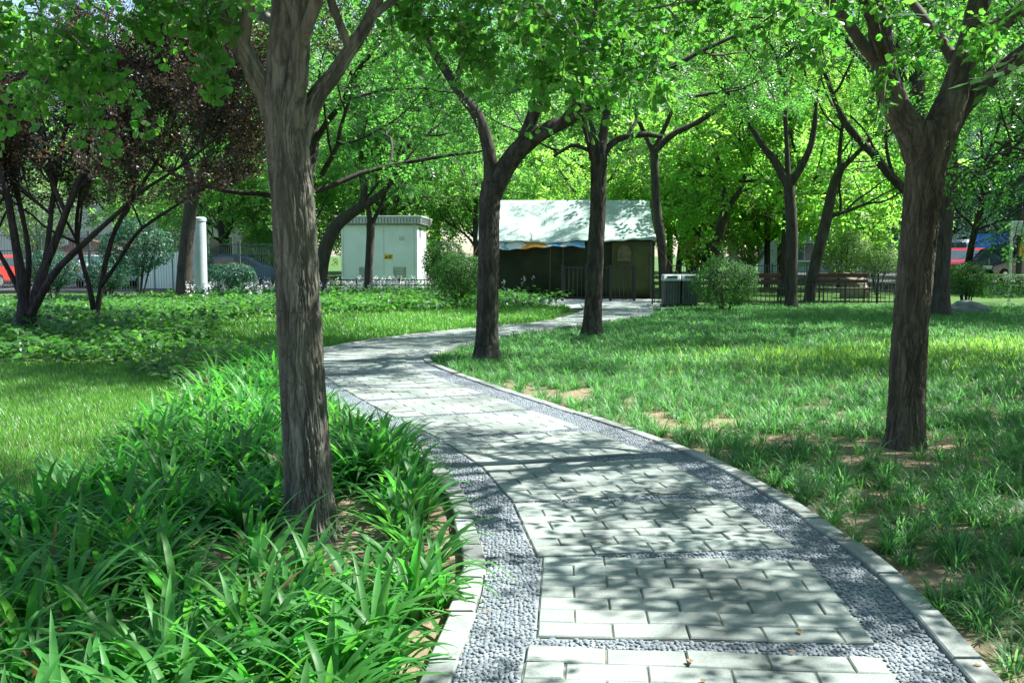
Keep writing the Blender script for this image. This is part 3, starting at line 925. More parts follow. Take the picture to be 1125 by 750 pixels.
def grow(rs, p, d, L, r, lev, cfg, segs, twigs):
    n = max(4, int(L / .28) + 2)
    pts = [np.array(p, float)]
    dd = np.array(d, float)
    step = L / (n - 1)
    for i in range(n - 1):
        dd = dd + rs.normal(size=3) * cfg['wig'] + np.array([0, 0, cfg['up'][lev]])
        dd /= np.linalg.norm(dd)
        pts.append(pts[-1] + dd * step)
    pts = np.array(pts)
    rad = np.linspace(r, max(r * .4, .004), n)
    segs.append((pts, rad, lev))
    if lev >= cfg['max'] - 1:
        twigs.append((pts, lev))
    if lev >= cfg['max']:
        return
    for k in range(cfg['nch'][lev]):
        t = .25 + .75 * (k + rs.rand()) / cfg['nch'][lev]
        i = min(int(t * (n - 1)), n - 1)
        base = pts[i]; par = unit(pts[min(i + 1, n - 1)] - pts[max(i - 1, 0)])
        ax = rs.normal(size=3); ax -= par * ax.dot(par); ax /= np.linalg.norm(ax)
        cd = rot_about(par, ax, math.radians(rs.uniform(*cfg.get('ang', (30, 65)))))
        grow(rs, base, cd, L * rs.uniform(.5, .8) * cfg.get('lr', 1), rad[i] * .62, lev + 1, cfg, segs, twigs)

def twig_nodes(rs, twigs, N, w_last=1.0):
    """N random places on the twigs, with the twig's direction there"""
    ln = np.array([np.linalg.norm(np.diff(t[0], axis=0), axis=1).sum() for t in twigs])
    pr = ln / ln.sum()
    ch = rs.choice(len(twigs), N, p=pr)
    out = np.zeros((N, 3)); dr = np.zeros((N, 3))
    for k in np.unique(ch):
        m = np.where(ch == k)[0]
        t = twigs[k][0]
        u = rs.uniform(.12, 1, len(m)) * (len(t) - 1)
        i = np.minimum(u.astype(int), len(t) - 2); fr = (u - i)[:, None]
        out[m] = t[i] * (1 - fr) + t[i + 1] * fr
        dr[m] = t[i + 1] - t[i]
    return out, unit(dr)

def leaf_mesh(name, rs, nodes, dirs, kind, scale, mat, keep=None, jitter=.0):
    N = len(nodes)
    side = np.cross(dirs, rs.normal(size=(N, 3))); side = unit(side)
    if kind == 'fan':
        # several leaves per spur: petiole offsets, blades hanging outward
        k = 5
        p = np.repeat(nodes, k, 0); N2 = N * k
        off = unit(rs.normal(size=(N2, 3)) + np.array([0, 0, -.25])) * rs.uniform(.03, .10, (N2, 1))
        p = p + off
        X = unit(off / .06 + rs.normal(size=(N2, 3)) * .4 + np.array([0, 0, -.55]))
        Zr = unit(rs.normal(size=(N2, 3)) * .8 + np.array([0, -.35, .8]))
        Y = unit(np.cross(Zr, X)); Z = np.cross(X, Y)
        tv, tf = FAN
        sc = rs.uniform(.042, .068, N2) * scale
        pet = np.repeat(nodes, k, 0)
        va = rs.rand(N2)
        pos = p
    elif kind == 'plum':
        k = 4
        p = np.repeat(nodes, k, 0); N2 = N * k
        pos = p + rs.normal(size=(N2, 3)) * .06
        X, Y, Z = rand_frames(rs, N2, .35)
        tv, tf = PLUML
        sc = rs.uniform(.06, .10, N2) * scale; va = rs.rand(N2)
    else:
        tv, tf = kind
        pos = nodes + rs.normal(size=(N, 3)) * jitter
        X = unit(side * .8 + dirs * .5 + np.array([0, 0, -.18]) + rs.normal(size=(N, 3)) * .25)
        Zr = unit(np.array([0, 0, 1.0]) + rs.normal(size=(N, 3)) * .45)
        Y = unit(np.cross(Zr, X)); Z = np.cross(X, Y)
        sc = rs.uniform(.75, 1.2, N) * scale; va = rs.rand(N)
    if keep is not None:
        m = keep(pos)
        pos, X, Y, Z, sc, va = pos[m], X[m], Y[m], Z[m], sc[m], va[m]
        if kind == 'fan': pet = pet[m]
    V, Fq, vv = place(tv, tf, pos, X, Y, Z, sc, va)
    if kind not in ('fan', 'plum'):
        vv = np.clip(vv + np.random.RandomState(1).normal(size=len(vv)) * .12, 0, 1)
    if kind == 'fan':
        # each leaf hangs on its own thin stalk
        e = unit(np.cross(pos - pet, Y)) * .0011
        PV = np.stack([pet - e, pet + e, pos + e * .8, pos - e * .8], 1).reshape(-1, 3)
        PF = np.arange(len(PV)).reshape(-1, 4) + len(V)
        return np_mesh(name, np.concatenate([V, PV]), [Fq, PF], mat, False, np.concatenate([vv, va]))
    return np_mesh(name, V, [Fq], mat, False, vv)

def branches_acc(acc, segs, sides=(8, 6, 5, 4, 3)):
    for pts, rad, lev in segs:
        V, Fq, va = tube(pts, rad, sides[min(lev, 4)])
        acc.add(V, Fq, np.zeros(len(Fq)))

LAST = {}
def tree(name, label, cat, d, trunk, limbs, leafspec, seed, bark, barkmat, cfg, lead=None, twigs_px=(), keep=None, group=None, crown_label=None, crown_mat=None):
    """trunk, limbs: [(px, py, width_px[, depth offset])] read off the photograph at distance d"""
    rs = np.random.RandomState(seed)
    def conv(pl, n):
        a = []
        for q in pl:
            dd = d + (q[3] if len(q) > 3 else 0)
            a.append([*P(q[0], q[1], dd), q[2] / 2 * dd / F * cfg.get('slim', 1.0)])
        return catmull(a, n)
    base = G(trunk[0][0], trunk[0][1])
    first = conv(trunk, 8)
    o = empty(name, (base[0], d, 0))
    tag(o, label, cat, group)
    off = np.array([base[0], d, 0])
    acc = Acc()
    near = d < 10
    tr = conv(trunk, 420 if near else (110 if d < 22 else 26))
    # carry the trunk a little under the ground
    tr = np.vstack([[tr[0, 0], tr[0, 1], -.15, tr[0, 3] * 1.05], tr]) if tr[0, 2] > -.1 else tr
    V, Fq, va = tube(tr[:, :3] - off, tr[:, 3], 220 if near else (64 if d < 22 else 14), bark if d < 22 else 0, seed, (.36 if seed == 101 else .16) if near else .15, 62 if near else 28)
    acc.add(V, Fq, va)
    segs, twigs = [], []
    for li, lm in enumerate(limbs):
        L = conv(lm, 200 if near else (44 if d < 22 else 22))
        V, Fq, va = tube(L[:, :3] - off, L[:, 3], 110 if near else (30 if d < 22 else 9), bark * .7 if d < 22 else 0, seed + li + 3, 0, 14)
        acc.add(V, Fq, va)
        # side branches on the outer part, and the limb's own continuation
        nb = cfg.get('nlimb', 4)
        for k in range(nb):
            t = rs.uniform(cfg.get('from', .35), 1.0) if k else 1.0
            i = min(int(t * (len(L) - 1)), len(L) - 1)
            par = unit(L[min(i + 1, len(L) - 1), :3] - L[i - 1, :3])
            ax = rs.normal(size=3); ax -= par * ax.dot(par); ax /= np.linalg.norm(ax)
            cd = rot_about(par, ax, math.radians(rs.uniform(25, 70) if k else rs.uniform(0, 15)))
            cd = unit(cd + np.array([0, rs.normal() * .25, cfg.get('lift', .15)]))
            r0 = max(min(L[i, 3] * .7, .05), .012) if k else max(L[i, 3], .012)
            grow(rs, L[i, :3], cd, cfg['L0'] * rs.uniform(.75, 1.2) * (1.0 if k else 1.25), r0, 1, cfg, segs, twigs)
    ex = []
    for tw in twigs_px:
        L = conv(tw, 14)
        segs.append((L[:, :3], L[:, 3], 3)); ex.append((L[:, :3], 3))
        for k in range(cfg.get('extra_side', 5)):
            i = rs.randint(2, 14)
            par = unit(L[min(i + 1, 13), :3] - L[i - 1, :3])
            q = L[i, :3]; dr = unit(par * .4 + rs.normal(size=3) * .7 + np.array([0, 0, -.25]))
            s_ = np.array([q + dr * u * rs.uniform(.18, .36) + np.array([0, 0, -.08 * u * u]) for u in np.linspace(0, 1, 5)])
            segs.append((s_, np.linspace(.006, .003, 5), 4)); ex.append((s_, 4))
    def inframe(pts):
        return keep(pts).all() if keep is not None else True
    # twigs that would hang into the open view under the crown are pruned, as the park keeps them
    def rising(q):
        return q[-1, 2] - q[0, 2] > .35 * np.linalg.norm(q[-1] - q[0])
    segs2 = [s for s in segs if inframe(s[0]) or (s[2] < 2 and rising(s[0])) or any(s[0] is e[0] for e in ex)]
    branches_acc(acc, [(p - off, r, l) for p, r, l in segs2])
    tm = acc.mesh('trunk', barkmat, True)
    link('trunk', tm, o)
    kind, N, scale, mat = leafspec
    nodes, dirs = twig_nodes(rs, twigs, N)
    me = None
    kp = (lambda q: keep(q + off)) if keep is not None else None
    me = leaf_mesh('crown', rs, nodes - off, dirs, kind, scale, mat, kp, cfg.get('jit', .03))
    c = link('crown', me, o)
    if ex:
        Nx = int(cfg.get('exn', 55) * len(twigs_px))
        n2, d2 = twig_nodes(rs, ex, Nx)
        link('hanging_leaves', leaf_mesh('hanging_leaves', rs, n2 - off, d2, kind, scale * 1.05, mat), o)
    return o

def bound_keep(xs, ys):
    """prune what would hang below this line of the view (open space under the crowns)"""
    def k(pts):
        px, py = project(pts)
        lim = np.interp(np.nan_to_num(px, nan=-9999), xs, ys)
        bad = (pts[:, 1] > .25) & (px > -160) & (px < 1285) & (py > lim)
        return ~np.nan_to_num(bad).astype(bool)
    return k
keep_near = bound_keep([-200, 0, 110, 160, 250, 330, 420, 480, 560, 640, 720, 790, 830, 880, 960, 1010, 1090, 1125, 1300],
                       [0, 4, 4, 4, 22, 6, 4, 30, 58, 84, 70, 20, 0, 8, 10, 0, 15, 5, 0])
keep_mid = bound_keep([-200, 0, 280, 345, 365, 380, 480, 520, 545, 560, 720, 760, 900, 1040, 1125, 1300],
                      [210, 215, 250, 270, 255, 228, 232, 250, 250, 205, 205, 245, 255, 200, 215, 215])

CG = dict(max=4, nch=[0, 4, 4, 4], wig=.10, up=[0, .03, .01, -.02, -.05], L0=2.1, nlimb=5, lift=.15, slim=.88, jit=0, exn=58)
CGs = dict(CG, L0=1.7, exn=110)
keep_yel = bound_keep([-200, 0, 280, 545, 560, 640, 700, 760, 830, 900, 960, 1040, 1125, 1300],
                      [210, 215, 250, 160, 110, 100, 110, 120, 125, 115, 150, 165, 150, 150])
keep_tall = bound_keep([-200, 0, 200, 290, 360, 480, 560, 1300], [120, 140, 160, 200, 200, 190, 120, 100])
# --- the two furrowed ginkgos close to the path
tree('ginkgo_tree', 'big grey furrowed trunk forking into upright limbs, in the lily bed at the path bend', 'tree', 5.42,
     [(343, 594, 74), (342, 575, 64), (340, 545, 60), (337, 490, 57), (333, 430, 55), (329, 350, 53), (325, 270, 52), (320, 200, 52), (315, 150, 51), (311, 112, 50), (309, 85, 38)],
     [[(305, 165, 22), (296, 118, 25), (279, 78, 24, -.05), (262, 45, 22, -.1), (245, 8, 19, -.15), (222, -60, 16, -.3), (150, -110, 12, -.6)],
      [(308, 130, 46), (309, 85, 40), (312, 40, 35), (314, 0, 32), (317, -90, 28), (322, -220, 22), (318, -380, 15)],
      [(321, 140, 30, -.03), (325, 100, 26, -.05), (329, 55, 24, -.07), (332, 10, 22, -.1), (342, -70, 19, -.3), (370, -200, 14, -.7)],
      [(329, 165, 24, .03), (345, 112, 22, .05), (368, 80, 19, .08), (393, 42, 16, .1), (410, 12, 14, .15), (440, -50, 12, .2), (540, -90, 10, .4), (640, -70, 8, .7)]],
     ('fan', 3200, .66, M_ginkgo), 101, .011, M_barkA, CG,
     twigs_px=[[(60, -70, 5, -.4), (66, 10, 4, -.4), (76, 60, 3, -.4), (84, 98, 2, -.4)], [(20, -70, 5, -.3), (32, 20, 4, -.3), (38, 70, 3, -.3), (44, 100, 2, -.3)],
               [(100, -70, 5, -.2), (102, 0, 4, -.2), (106, 40, 3, -.2), (108, 70, 2, -.2)], [(10, -70, 4, 0), (8, 10, 3, 0), (14, 30, 2, 0)],
               [(160, -80, 5, -.2), (180, -10, 4, -.2), (200, 28, 2, -.2)], [(230, -60, 5, -.1), (215, 0, 4, -.1), (236, 34, 2, -.1)],
               [(440, -50, 6, .4), (480, 0, 5, .6), (515, 40, 3, .7), (540, 66, 2, .8)], [(540, -85, 6, .5), (560, 0, 5, .6), (590, 50, 3, .7), (605, 92, 2, .7)],
               [(600, -80, 6, .8), (640, 0, 5, .9), (668, 50, 3, 1), (690, 88, 2, 1)], [(640, -70, 6, 1.2), (690, -30, 5, 1.2), (730, 5, 3, 1.2), (750, 30, 2, 1.2)],
               [(500, -80, 6, 1), (520, -20, 5, 1), (560, 20, 3, 1), (600, 40, 2, 1)], [(640, -70, 6, .6), (655, 0, 5, .5), (640, 50, 3, .5), (632, 80, 2, .5)],
               [(640, -70, 6, 1.5), (720, -30, 5, 1.6), (770, 0, 3, 1.7), (805, 12, 2, 1.8)], [(420, -20, 5, .6), (440, 10, 4, .7), (470, 25, 2, .8)],
               [(560, -80, 6, .2), (580, -10, 5, .1), (620, 30, 3, 0), (650, 60, 2, 0)], [(640, -70, 6, .2), (690, -10, 5, .2), (712, 40, 3, .2), (716, 78, 2, .2)]],
     keep=keep_near)
tree('ginkgo_tree', 'stout dark furrowed trunk with three spreading limbs standing in the lilyturf', 'tree', 8.0,
     [(994, 491, 52), (995, 475, 46), (997, 430, 43), (1000, 360, 42), (1004, 310, 42), (1010, 250, 43), (1016, 195, 46), (1021, 160, 50), (1023, 135, 40)],
     [[(1010, 175, 36), (1000, 145, 36), (984, 115, 32), (971, 75, 28), (966, 30, 27), (962, -20, 25), (950, -110, 20), (930, -240, 13)],
      [(1022, 165, 46), (1034, 140, 42), (1049, 100, 34), (1062, 60, 30), (1072, 20, 27), (1085, -60, 22), (1090, -220, 14)],
      [(1028, 170, 34, .05), (1044, 140, 26, .1), (1062, 113, 22, .1), (1090, 84, 20, .15), (1125, 58, 18, .2), (1190, 5, 15, .2), (1290, -70, 10, .2)],
      [(970, 60, 14, -.1), (930, -60, 12, -1), (900, -150, 9, -1.6), (880, -200, 7, -2)]],
     ('fan', 5000, .70, M_ginkgo), 102, .012, bark_mat('dark_ginkgo_bark', (0.040, 0.034, 0.027), (0.150, 0.128, 0.098), 10, .6), dict(CG, exn=20),
     twigs_px=[[(975, 0, 6, -1.2), (985, 40, 4, -1.4), (978, 75, 3, -1.5), (968, 100, 2, -1.6)], [(960, -60, 6, -1.2), (920, 0, 5, -1.6), (900, 30, 3, -1.8), (893, 62, 2, -1.9)],
               [(940, -90, 6, -1.6), (880, -20, 4, -2), (850, 5, 3, -2), (838, 20, 2, -2)], [(1072, 20, 6, -1), (1085, 25, 4, -1.6), (1082, 45, 3, -1.8), (1076, 55, 2, -1.9)],
               [(1090, -60, 6, -1), (1110, 0, 4, -1.2), (1120, 20, 2, -1.3)], [(960, -40, 6, -.8), (985, -10, 4, -1), (1010, 30, 3, -1.2), (1012, 48, 2, -1.2)],
               [(1040, -90, 6, -1), (1035, -20, 4, -1.2), (1040, 15, 2, -1.3)]],
     keep=keep_near)

# --- pinnate-leaved trees along the path and lawn
CS = dict(max=4, nch=[0, 4, 4, 3], wig=.12, up=[0, .02, 0, -.03, -.06], L0=2.3, nlimb=5, lift=.05, ang=(30, 70))
def mid(label, d, trunk, limbs, seed, N=5200, mat=None, cfg=None, kind=None, scale=1.0, barkmat=None, keep=keep_mid, group='slender trees of the park', name='park_tree'):
    return tree(name, label, 'tree', d, trunk, limbs, (kind if kind is not None else PIN9, int(N * 1.35), scale, mat or M_sophora), seed, .012, barkmat or M_bark, cfg or CS, keep=keep, group=group)
mid('dark trunk at the path bend tip, one long limb arching over the tent', 14.8,
    [(535, 396, 34), (535, 375, 26), (536, 320, 24), (537, 270, 23), (538, 225, 23), (540, 200, 22)],
    [[(539, 218, 22), (556, 183, 21), (575, 160, 20), (600, 143, 17), (628, 130, 13), (660, 113, 10), (700, 92, 7)],
     [(568, 172, 15), (585, 130, 14), (595, 90, 13), (602, 50, 12), (606, 0, 11), (612, -60, 9)],
     [(537, 245, 9), (538, 215, 15), (538, 172, 14), (527, 132, 13), (508, 105, 11), (490, 78, 10), (470, 45, 9), (455, 0, 8), (430, -60, 6)]], 111, 6500, keep=keep_yel)
mid('straight dark trunk beside the paved apron, forking in front of the tent roof', 19.0,
    [(650, 370, 26), (651, 345, 20), (654, 280, 18), (657, 220, 17), (658, 168, 18), (658, 155, 15)],
    [[(655, 175, 14), (648, 145, 13), (640, 125, 12), (632, 100, 10), (630, 60, 9), (632, 0, 8), (636, -50, 6)],
     [(659, 172, 12), (664, 140, 10), (668, 105, 8), (664, 60, 7), (668, 0, 5)],
     [(660, 172, 8), (678, 154, 7), (705, 148, 6), (728, 150, 4)],
     [(652, 168, 5), (630, 160, 4), (608, 172, 3)]], 112, 5600, keep=keep_yel)
mid('thin wavy trunk rising between the tent and the waste bin', 35.0,
    [(731, 338, 11), (729, 310, 10), (727, 270, 10), (722, 235, 10), (720, 205, 9), (719, 175, 9), (718, 160, 8)],
    [[(719, 166, 8), (740, 147, 7), (765, 135, 6), (790, 118, 6), (812, 97, 5), (835, 70, 4), (860, 40, 3)],
     [(717, 166, 6), (705, 140, 5), (695, 115, 4), (690, 85, 4), (680, 40, 3)],
     [(719, 163, 5), (735, 130, 5), (742, 105, 4), (744, 70, 3), (748, 20, 3)]], 113, 4200, M_yellow, scale=1.25, keep=keep_yel)
mid('crooked trunk behind the round clipped bush, lit by yellow green leaves', 40.0,
    [(783, 325, 10), (784, 290, 11), (788, 265, 11), (795, 240, 11), (798, 225, 10)],
    [[(797, 230, 8), (795, 200, 6), (787, 170, 5), (780, 140, 4), (776, 100, 3)],
     [(798, 232, 7), (815, 205, 5), (820, 180, 5), (822, 150, 4), (830, 100, 3)]], 114, 4200, M_yellow, scale=1.35, keep=keep_yel)
mid('slim dark trunk with a wide V fork standing before the two benches', 29.0,
    [(869, 341, 16), (869, 320, 13), (870, 260, 13), (868, 220, 12), (866, 192, 12)],
    [[(866, 204, 11), (852, 178, 9), (838, 160, 7), (826, 140, 6), (815, 120, 5), (800, 100, 4), (785, 70, 4)],
     [(866, 200, 7), (864, 150, 5), (862, 100, 5), (866, 40, 4), (868, -20, 3)],
     [(868, 203, 10), (881, 182, 8), (890, 162, 7), (895, 138, 6), (897, 110, 4), (908, 55, 3)]], 115, 4800, M_yellow, scale=1.15, keep=keep_yel)
mid('leaning trunk beside the wooden bench, tilting toward the stout ginkgo', 33.0,
    [(888, 334, 12), (892, 310, 12), (898, 280, 12), (906, 250, 12), (911, 225, 11), (917, 200, 10), (926, 180, 9)],
    [[(922, 188, 7), (945, 165, 5), (960, 150, 4), (985, 140, 3), (1005, 120, 3)],
     [(911, 238, 6), (930, 232, 4), (952, 224, 3)],
     [(921, 192, 5), (924, 150, 4), (930, 110, 3), (935, 60, 3)]], 116, 4400, M_yellow, scale=1.25, keep=keep_yel)
mid('dark trunk almost hidden behind the stout ginkgo', 25.5,
    [(1031, 346, 28), (1031, 320, 24), (1033, 280, 22), (1037, 240, 20), (1042, 205, 18), (1045, 180, 16)],
    [[(1037, 245, 15), (1020, 226, 13), (1000, 213, 11), (980, 195, 10), (960, 170, 9), (945, 155, 8), (930, 135, 6)],
     [(1043, 205, 11), (1065, 188, 9), (1095, 180, 7), (1125, 172, 5), (1165, 160, 4)],
     [(1041, 235, 9), (1055, 210, 8), (1070, 197, 6), (1085, 170, 4)],
     [(1044, 192, 12), (1050, 140, 9), (1062, 100, 7), (1075, 50, 5)]], 117, 5400, M_yellow, scale=1.1, keep=keep_yel)
mid('curved trunk leaning in front of the white kiosk', 33.0,
    [(350, 335, 16), (352, 300, 16), (357, 275, 15), (368, 250, 14), (385, 235, 12), (398, 227, 11)],
    [[(388, 234, 10), (398, 222, 9), (400, 200, 7), (395, 165, 5), (388, 110, 4)], [(394, 229, 9), (412, 218, 8), (430, 200, 5), (446, 168, 4), (460, 120, 3)]], 118, 4200, M_sophora, scale=1.2)
mid('slim forked trunk standing in the middle of the white kiosk face', 34.0,
    [(404, 332, 10), (405, 300, 9), (407, 260, 9), (407, 245, 9)],
    [[(407, 250, 7), (404, 225, 5), (398, 195, 4), (394, 150, 3)], [(407, 250, 6), (416, 230, 4), (426, 205, 3), (440, 160, 3)]], 119, 3800, M_sophora, scale=1.2)
mid('dark leaning trunk next to the pale round column', 30.0,
    [(202, 338, 20), (203, 300, 17), (206, 260, 15), (210, 225, 14), (215, 198, 13)],
    [[(214, 208, 10), (205, 180, 8), (195, 150, 6), (190, 100, 5)], [(215, 205, 9), (228, 175, 7), (242, 148, 5), (262, 100, 4)]], 120, 4200, M_far, scale=1.2)

# --- purple plums: many thin dark stems fanning out of the hosta bed
CPl = dict(max=4, nch=[0, 5, 4, 3], wig=.09, up=[0, .05, .03, .02, 0], L0=1.75, slim=.7, nlimb=7, lift=.2, ang=(20, 50), jit=.05)
CPl['from'] = .45
keep_plum = bound_keep([-200, 0, 100, 200, 290, 340, 1300], [240, 240, 225, 225, 190, 60, -50])
mid('purple leaved plum with many dark stems fanning out, the larger of two', 19.0,
    [(30, 368, 34), (29, 345, 28), (28, 330, 22)],
    [[(28, 345, 18), (24, 310, 16), (16, 260, 12), (8, 215, 10), (-6, 150, 7), (-20, 90, 5)],
     [(32, 350, 18), (45, 305, 15), (62, 262, 12), (78, 220, 10), (95, 180, 8), (122, 135, 6), (150, 80, 4)],
     [(34, 345, 13, -.2), (60, 300, 11, -.4), (95, 265, 9, -.6), (125, 238, 7, -.8), (152, 213, 6, -1), (195, 185, 4, -1.2), (240, 150, 3, -1.4)],
     [(29, 335, 10, .3), (31, 275, 8, .5), (20, 215, 7, .7), (14, 175, 6, .9), (30, 110, 5, 1)],
     [(28, 335, 10, .2), (14, 305, 8, .3), (-6, 270, 6, .4), (-40, 220, 5, .5)],
     [(33, 345, 11, .1), (50, 285, 9, .4), (58, 220, 7, .6), (70, 150, 5, .8), (85, 80, 4, 1)]],
    131, 10500, M_plum, CPl, 'plum', .85, M_barkplum, keep_plum, 'purple leaved plums', 'plum_tree')
mid('smaller purple leaved plum whose two stems part just above the hosta', 20.5,
    [(105, 362, 14), (105, 350, 12), (105, 340, 10)],
    [[(104, 346, 9), (98, 315, 8), (90, 285, 7), (84, 250, 6), (92, 190, 5), (105, 120, 4)],
     [(106, 346, 9), (112, 310, 8), (118, 280, 8), (128, 250, 7), (145, 220, 6), (172, 178, 5), (205, 130, 4)],
     [(111, 315, 6, -.2), (128, 290, 6, -.4), (152, 255, 5, -.6), (190, 228, 4, -.8), (235, 200, 3, -1)]],
    132, 9500, M_plum, CPl, 'plum', .85, M_barkplum, keep_plum, 'purple leaved plums', 'plum_tree')

# --- trees beyond the fence: a few kinds, copied, each with trunk and crown
def stock(seed, mat, hgt=9.0, N=4000, kind=PIN5, scale=.98, low=2.2, barkmat=None, spread=1.0, keep=None):
    rs = np.random.RandomState(seed)
    acc = Acc(); segs, twigs = [], []
    hx = rs.normal(size=2) * .25
    tk = catmull([[0, 0, -.1, .17], [hx[0] * .5, hx[1] * .5, low * .6, .14], [hx[0], hx[1], low, .125], [hx[0] * .6, hx[1], low + 1, .10], [hx[0], 0, hgt * .65, .06]], 24)
    V, Fq, va = tube(tk[:, :3], tk[:, 3], 9); acc.add(V, Fq, np.zeros(len(Fq)))
    cfg = dict(max=3, nch=[5, 4, 4], wig=.13, up=[.06, .02, -.02, -.04], ang=(30, 65), lr=1.0)
    nl = 8
    for k in range(nl):
        t = rs.uniform(.3, .95) if k > 2 else .32
        i = int(t * 23)
        a = k * 2.4 + rs.rand()
        el = rs.uniform(.05, .9)
        dr = np.array([math.cos(a) * math.cos(el), math.sin(a) * math.cos(el), math.sin(el)])
        grow(rs, tk[i, :3], dr, hgt * .29 * rs.uniform(.8, 1.2) * spread, .06, 0, cfg, segs, twigs)
    if keep is not None: segs = [q for q in segs if keep(q[0]).all() or q[2] == 0]
    branches_acc(acc, segs, (6, 4, 3, 3))
    tm = acc.mesh('trunk', barkmat or M_bark, True)
    nodes, dirs = twig_nodes(rs, twigs, N)
    cm = leaf_mesh('crown', rs, nodes, dirs, kind, scale, mat, keep, .12)
    return tm, cm
STOCK_HIGH = stock(206, M_dark, 9.5, 3600, low=3.6)
STOCK = {'yellow': [stock(201, M_yellow, 9.5, low=3.1), stock(202, M_yellow, 9.0, low=2.8)], 'mid': [stock(203, M_far, 9.5, low=2.8), stock(204, M_far, 10.0, 4200, low=2.6)],
         'dark': [stock(205, M_dark, 8.5, 3200, low=1.8)]}
BG_LABEL = {'yellow': 'sunlit yellow green tree beyond the railings', 'mid': 'mid green leafy tree behind the tent and kiosk', 'dark': 'blue green dense tree near the parked cars'}
def bgtree(kind, i, x, y, s, rz):
    tm, cm = STOCK[kind][i % len(STOCK[kind])]
    o = empty('background_tree', (x, y, 0), rz); o.scale = (s, s, s * (0.95 + .1 * (i % 3)))
    tag(o, BG_LABEL[kind], 'tree', BG_LABEL[kind].replace('tree', 'trees'))
    link('trunk', tm, o); link('crown', cm, o)
rs = np.random.RandomState(77)
n_ = 0
def bgrow(y, x0, x1, step, s0, s1, pick):
    global n_
    x = x0
    while x <= x1:
        xx, yy = x + rs.uniform(-.8, .8), y + rs.uniform(-2, 2)
        k = pick(562 + 1100 * xx / yy)
        if k: bgtree(k, n_, xx, yy, rs.uniform(s0, s1), rs.uniform(0, 6.28)); n_ += 1
        x += step * rs.uniform(.8, 1.2)
pk1 = lambda px: None if px < 230 or px > 1000 else ('mid' if px < 590 else 'yellow')
pk2 = lambda px: None if px < 130 or px > 1015 else ('mid' if px < 620 else ('yellow' if rs.rand() < .75 else 'mid') if px < 1090 else 'dark')
bgrow(46, -14, 25, 4.6, .95, 1.2, pk1)
bgrow(56, -32, 32, 5.0, 1.15, 1.5, pk2)
bgrow(70, -42, 42, 6.0, 1.6, 2.0, lambda px: 'mid' if px < 600 else ('dark' if px > 1000 else ('yellow' if rs.rand() < .5 else 'mid')))
bgrow(90, -55, 55, 7.5, 2.3, 2.8, lambda px: 'mid')
for x_, y_, s_ in ((19.6, 43.5, 1.0), (24.5, 42, 1.05), (22.5, 52, 1.2), (27.5, 52, 1.2)):
    o = empty('background_tree', (x_, y_, 0), x_); o.scale = (s_, s_, s_)
    tag(o, BG_LABEL['dark'], 'tree', BG_LABEL['dark'].replace('tree', 'trees'))
    link('trunk', STOCK_HIGH[0], o); link('crown', STOCK_HIGH[1], o)
# a pale pinkish trunk behind the round bush
o = empty('background_tree', (P(808, 290, 44)[0], 44, 0), 1.0)
tag(o, 'tree with a pale pinkish trunk seen above the round clipped bush', 'tree')
link('trunk', stock(231, M_yellow, 9, 10, low=3.2, barkmat=M_barkpale)[0], o); link('crown', STOCK['yellow'][0][1], o); o.scale = (1.25, 1.25, 1.1)
# added trees, mostly out of view, whose crowns shade path and lawn
def added_shade_tree(x, y, s, seed, label):
    o = empty('added_shade_tree', (x, y, 0), seed)
    tag(o, label, 'tree', 'trees added out of view to shade the path')
    link('trunk', SH[0], o); link('crown', SH[1], o); o.scale = (s, s, s)
SHT = stock(243, M_sophora, 10.0, 3800, PIN7, 1.0, 4.4)  # tall trees added out of view to throw shade bands on the lawn
for _x, _y, _s in ((9.0, 13.6, .85), (17.2, 25.6, 1.2), (16.6, 26.0, 1.3), (17.8, 28.5, 1.3)):
    o = empty('added_shade_tree', (_x, _y, 0), _x); tag(o, 'tall slender tree added out of view to shade the lilyturf lawn', 'tree', 'tall trees added out of view to shade the lawn')
    link('trunk', SHT[0], o); link('crown', SHT[1], o); o.scale = (_s, _s, _s)
_kb = bound_keep([-200, 500, 700, 900, 1300], [40, 40, 45, 70, 70])
_st = stock(244, M_sophora, 10.0, 3800, PIN7, 1.0, 4.4, keep=lambda q: _kb(q * 1.25 + np.array([8.55, 21.2, 0])))  # added tree, trunk hidden by the ginkgo, for shade on the lawn
o = empty('added_shade_tree', (8.55, 21.2, 0), 0); tag(o, 'tall straight tree added behind the stout ginkgo trunk to shade the lawn', 'tree')
link('trunk', _st[0], o); link('crown', _st[1], o); o.scale = (1.25, 1.25, 1.25)
SH = stock(240, M_ginkgo, 8.5, 2300, PIN7, 1.4, 2.6)
for k, (x, y, s) in enumerate(SHADE):
    added_shade_tree(x, y, s, k * 1.7, 'leafy tree added beyond the edge of the view to shade the path')

o = empty('added_shade_tree', (-4.75, 21.5, 0), 0); tag(o, 'tall tree added behind the big furrowed trunk, crown shading the hosta', 'tree')  # added where the big trunk hides it, to shade the hosta bed
_st = stock(241, M_sophora, 9.5, 5200, PIN7, 1.0, 3.2, spread=1.15, keep=lambda q: keep_tall(q * 1.25 + np.array([-4.75, 21.5, 0]))); link('trunk', _st[0], o); link('crown', _st[1], o); o.scale = (1.25, 1.25, 1.25)
_st = stock(242, M_yellow, 9.5, 3600, PIN5, 1.1, 4.0)  # added tree whose high crown dapples the tent roof
o = empty('background_tree', (10.4, 38.2, 0), 2.2); tag(o, 'tall yellow green tree added before the grey railing to shade the tent roof', 'tree'); link('trunk', _st[0], o); link('crown', _st[1], o); o.scale = (1.3, 1.3, 1.3)
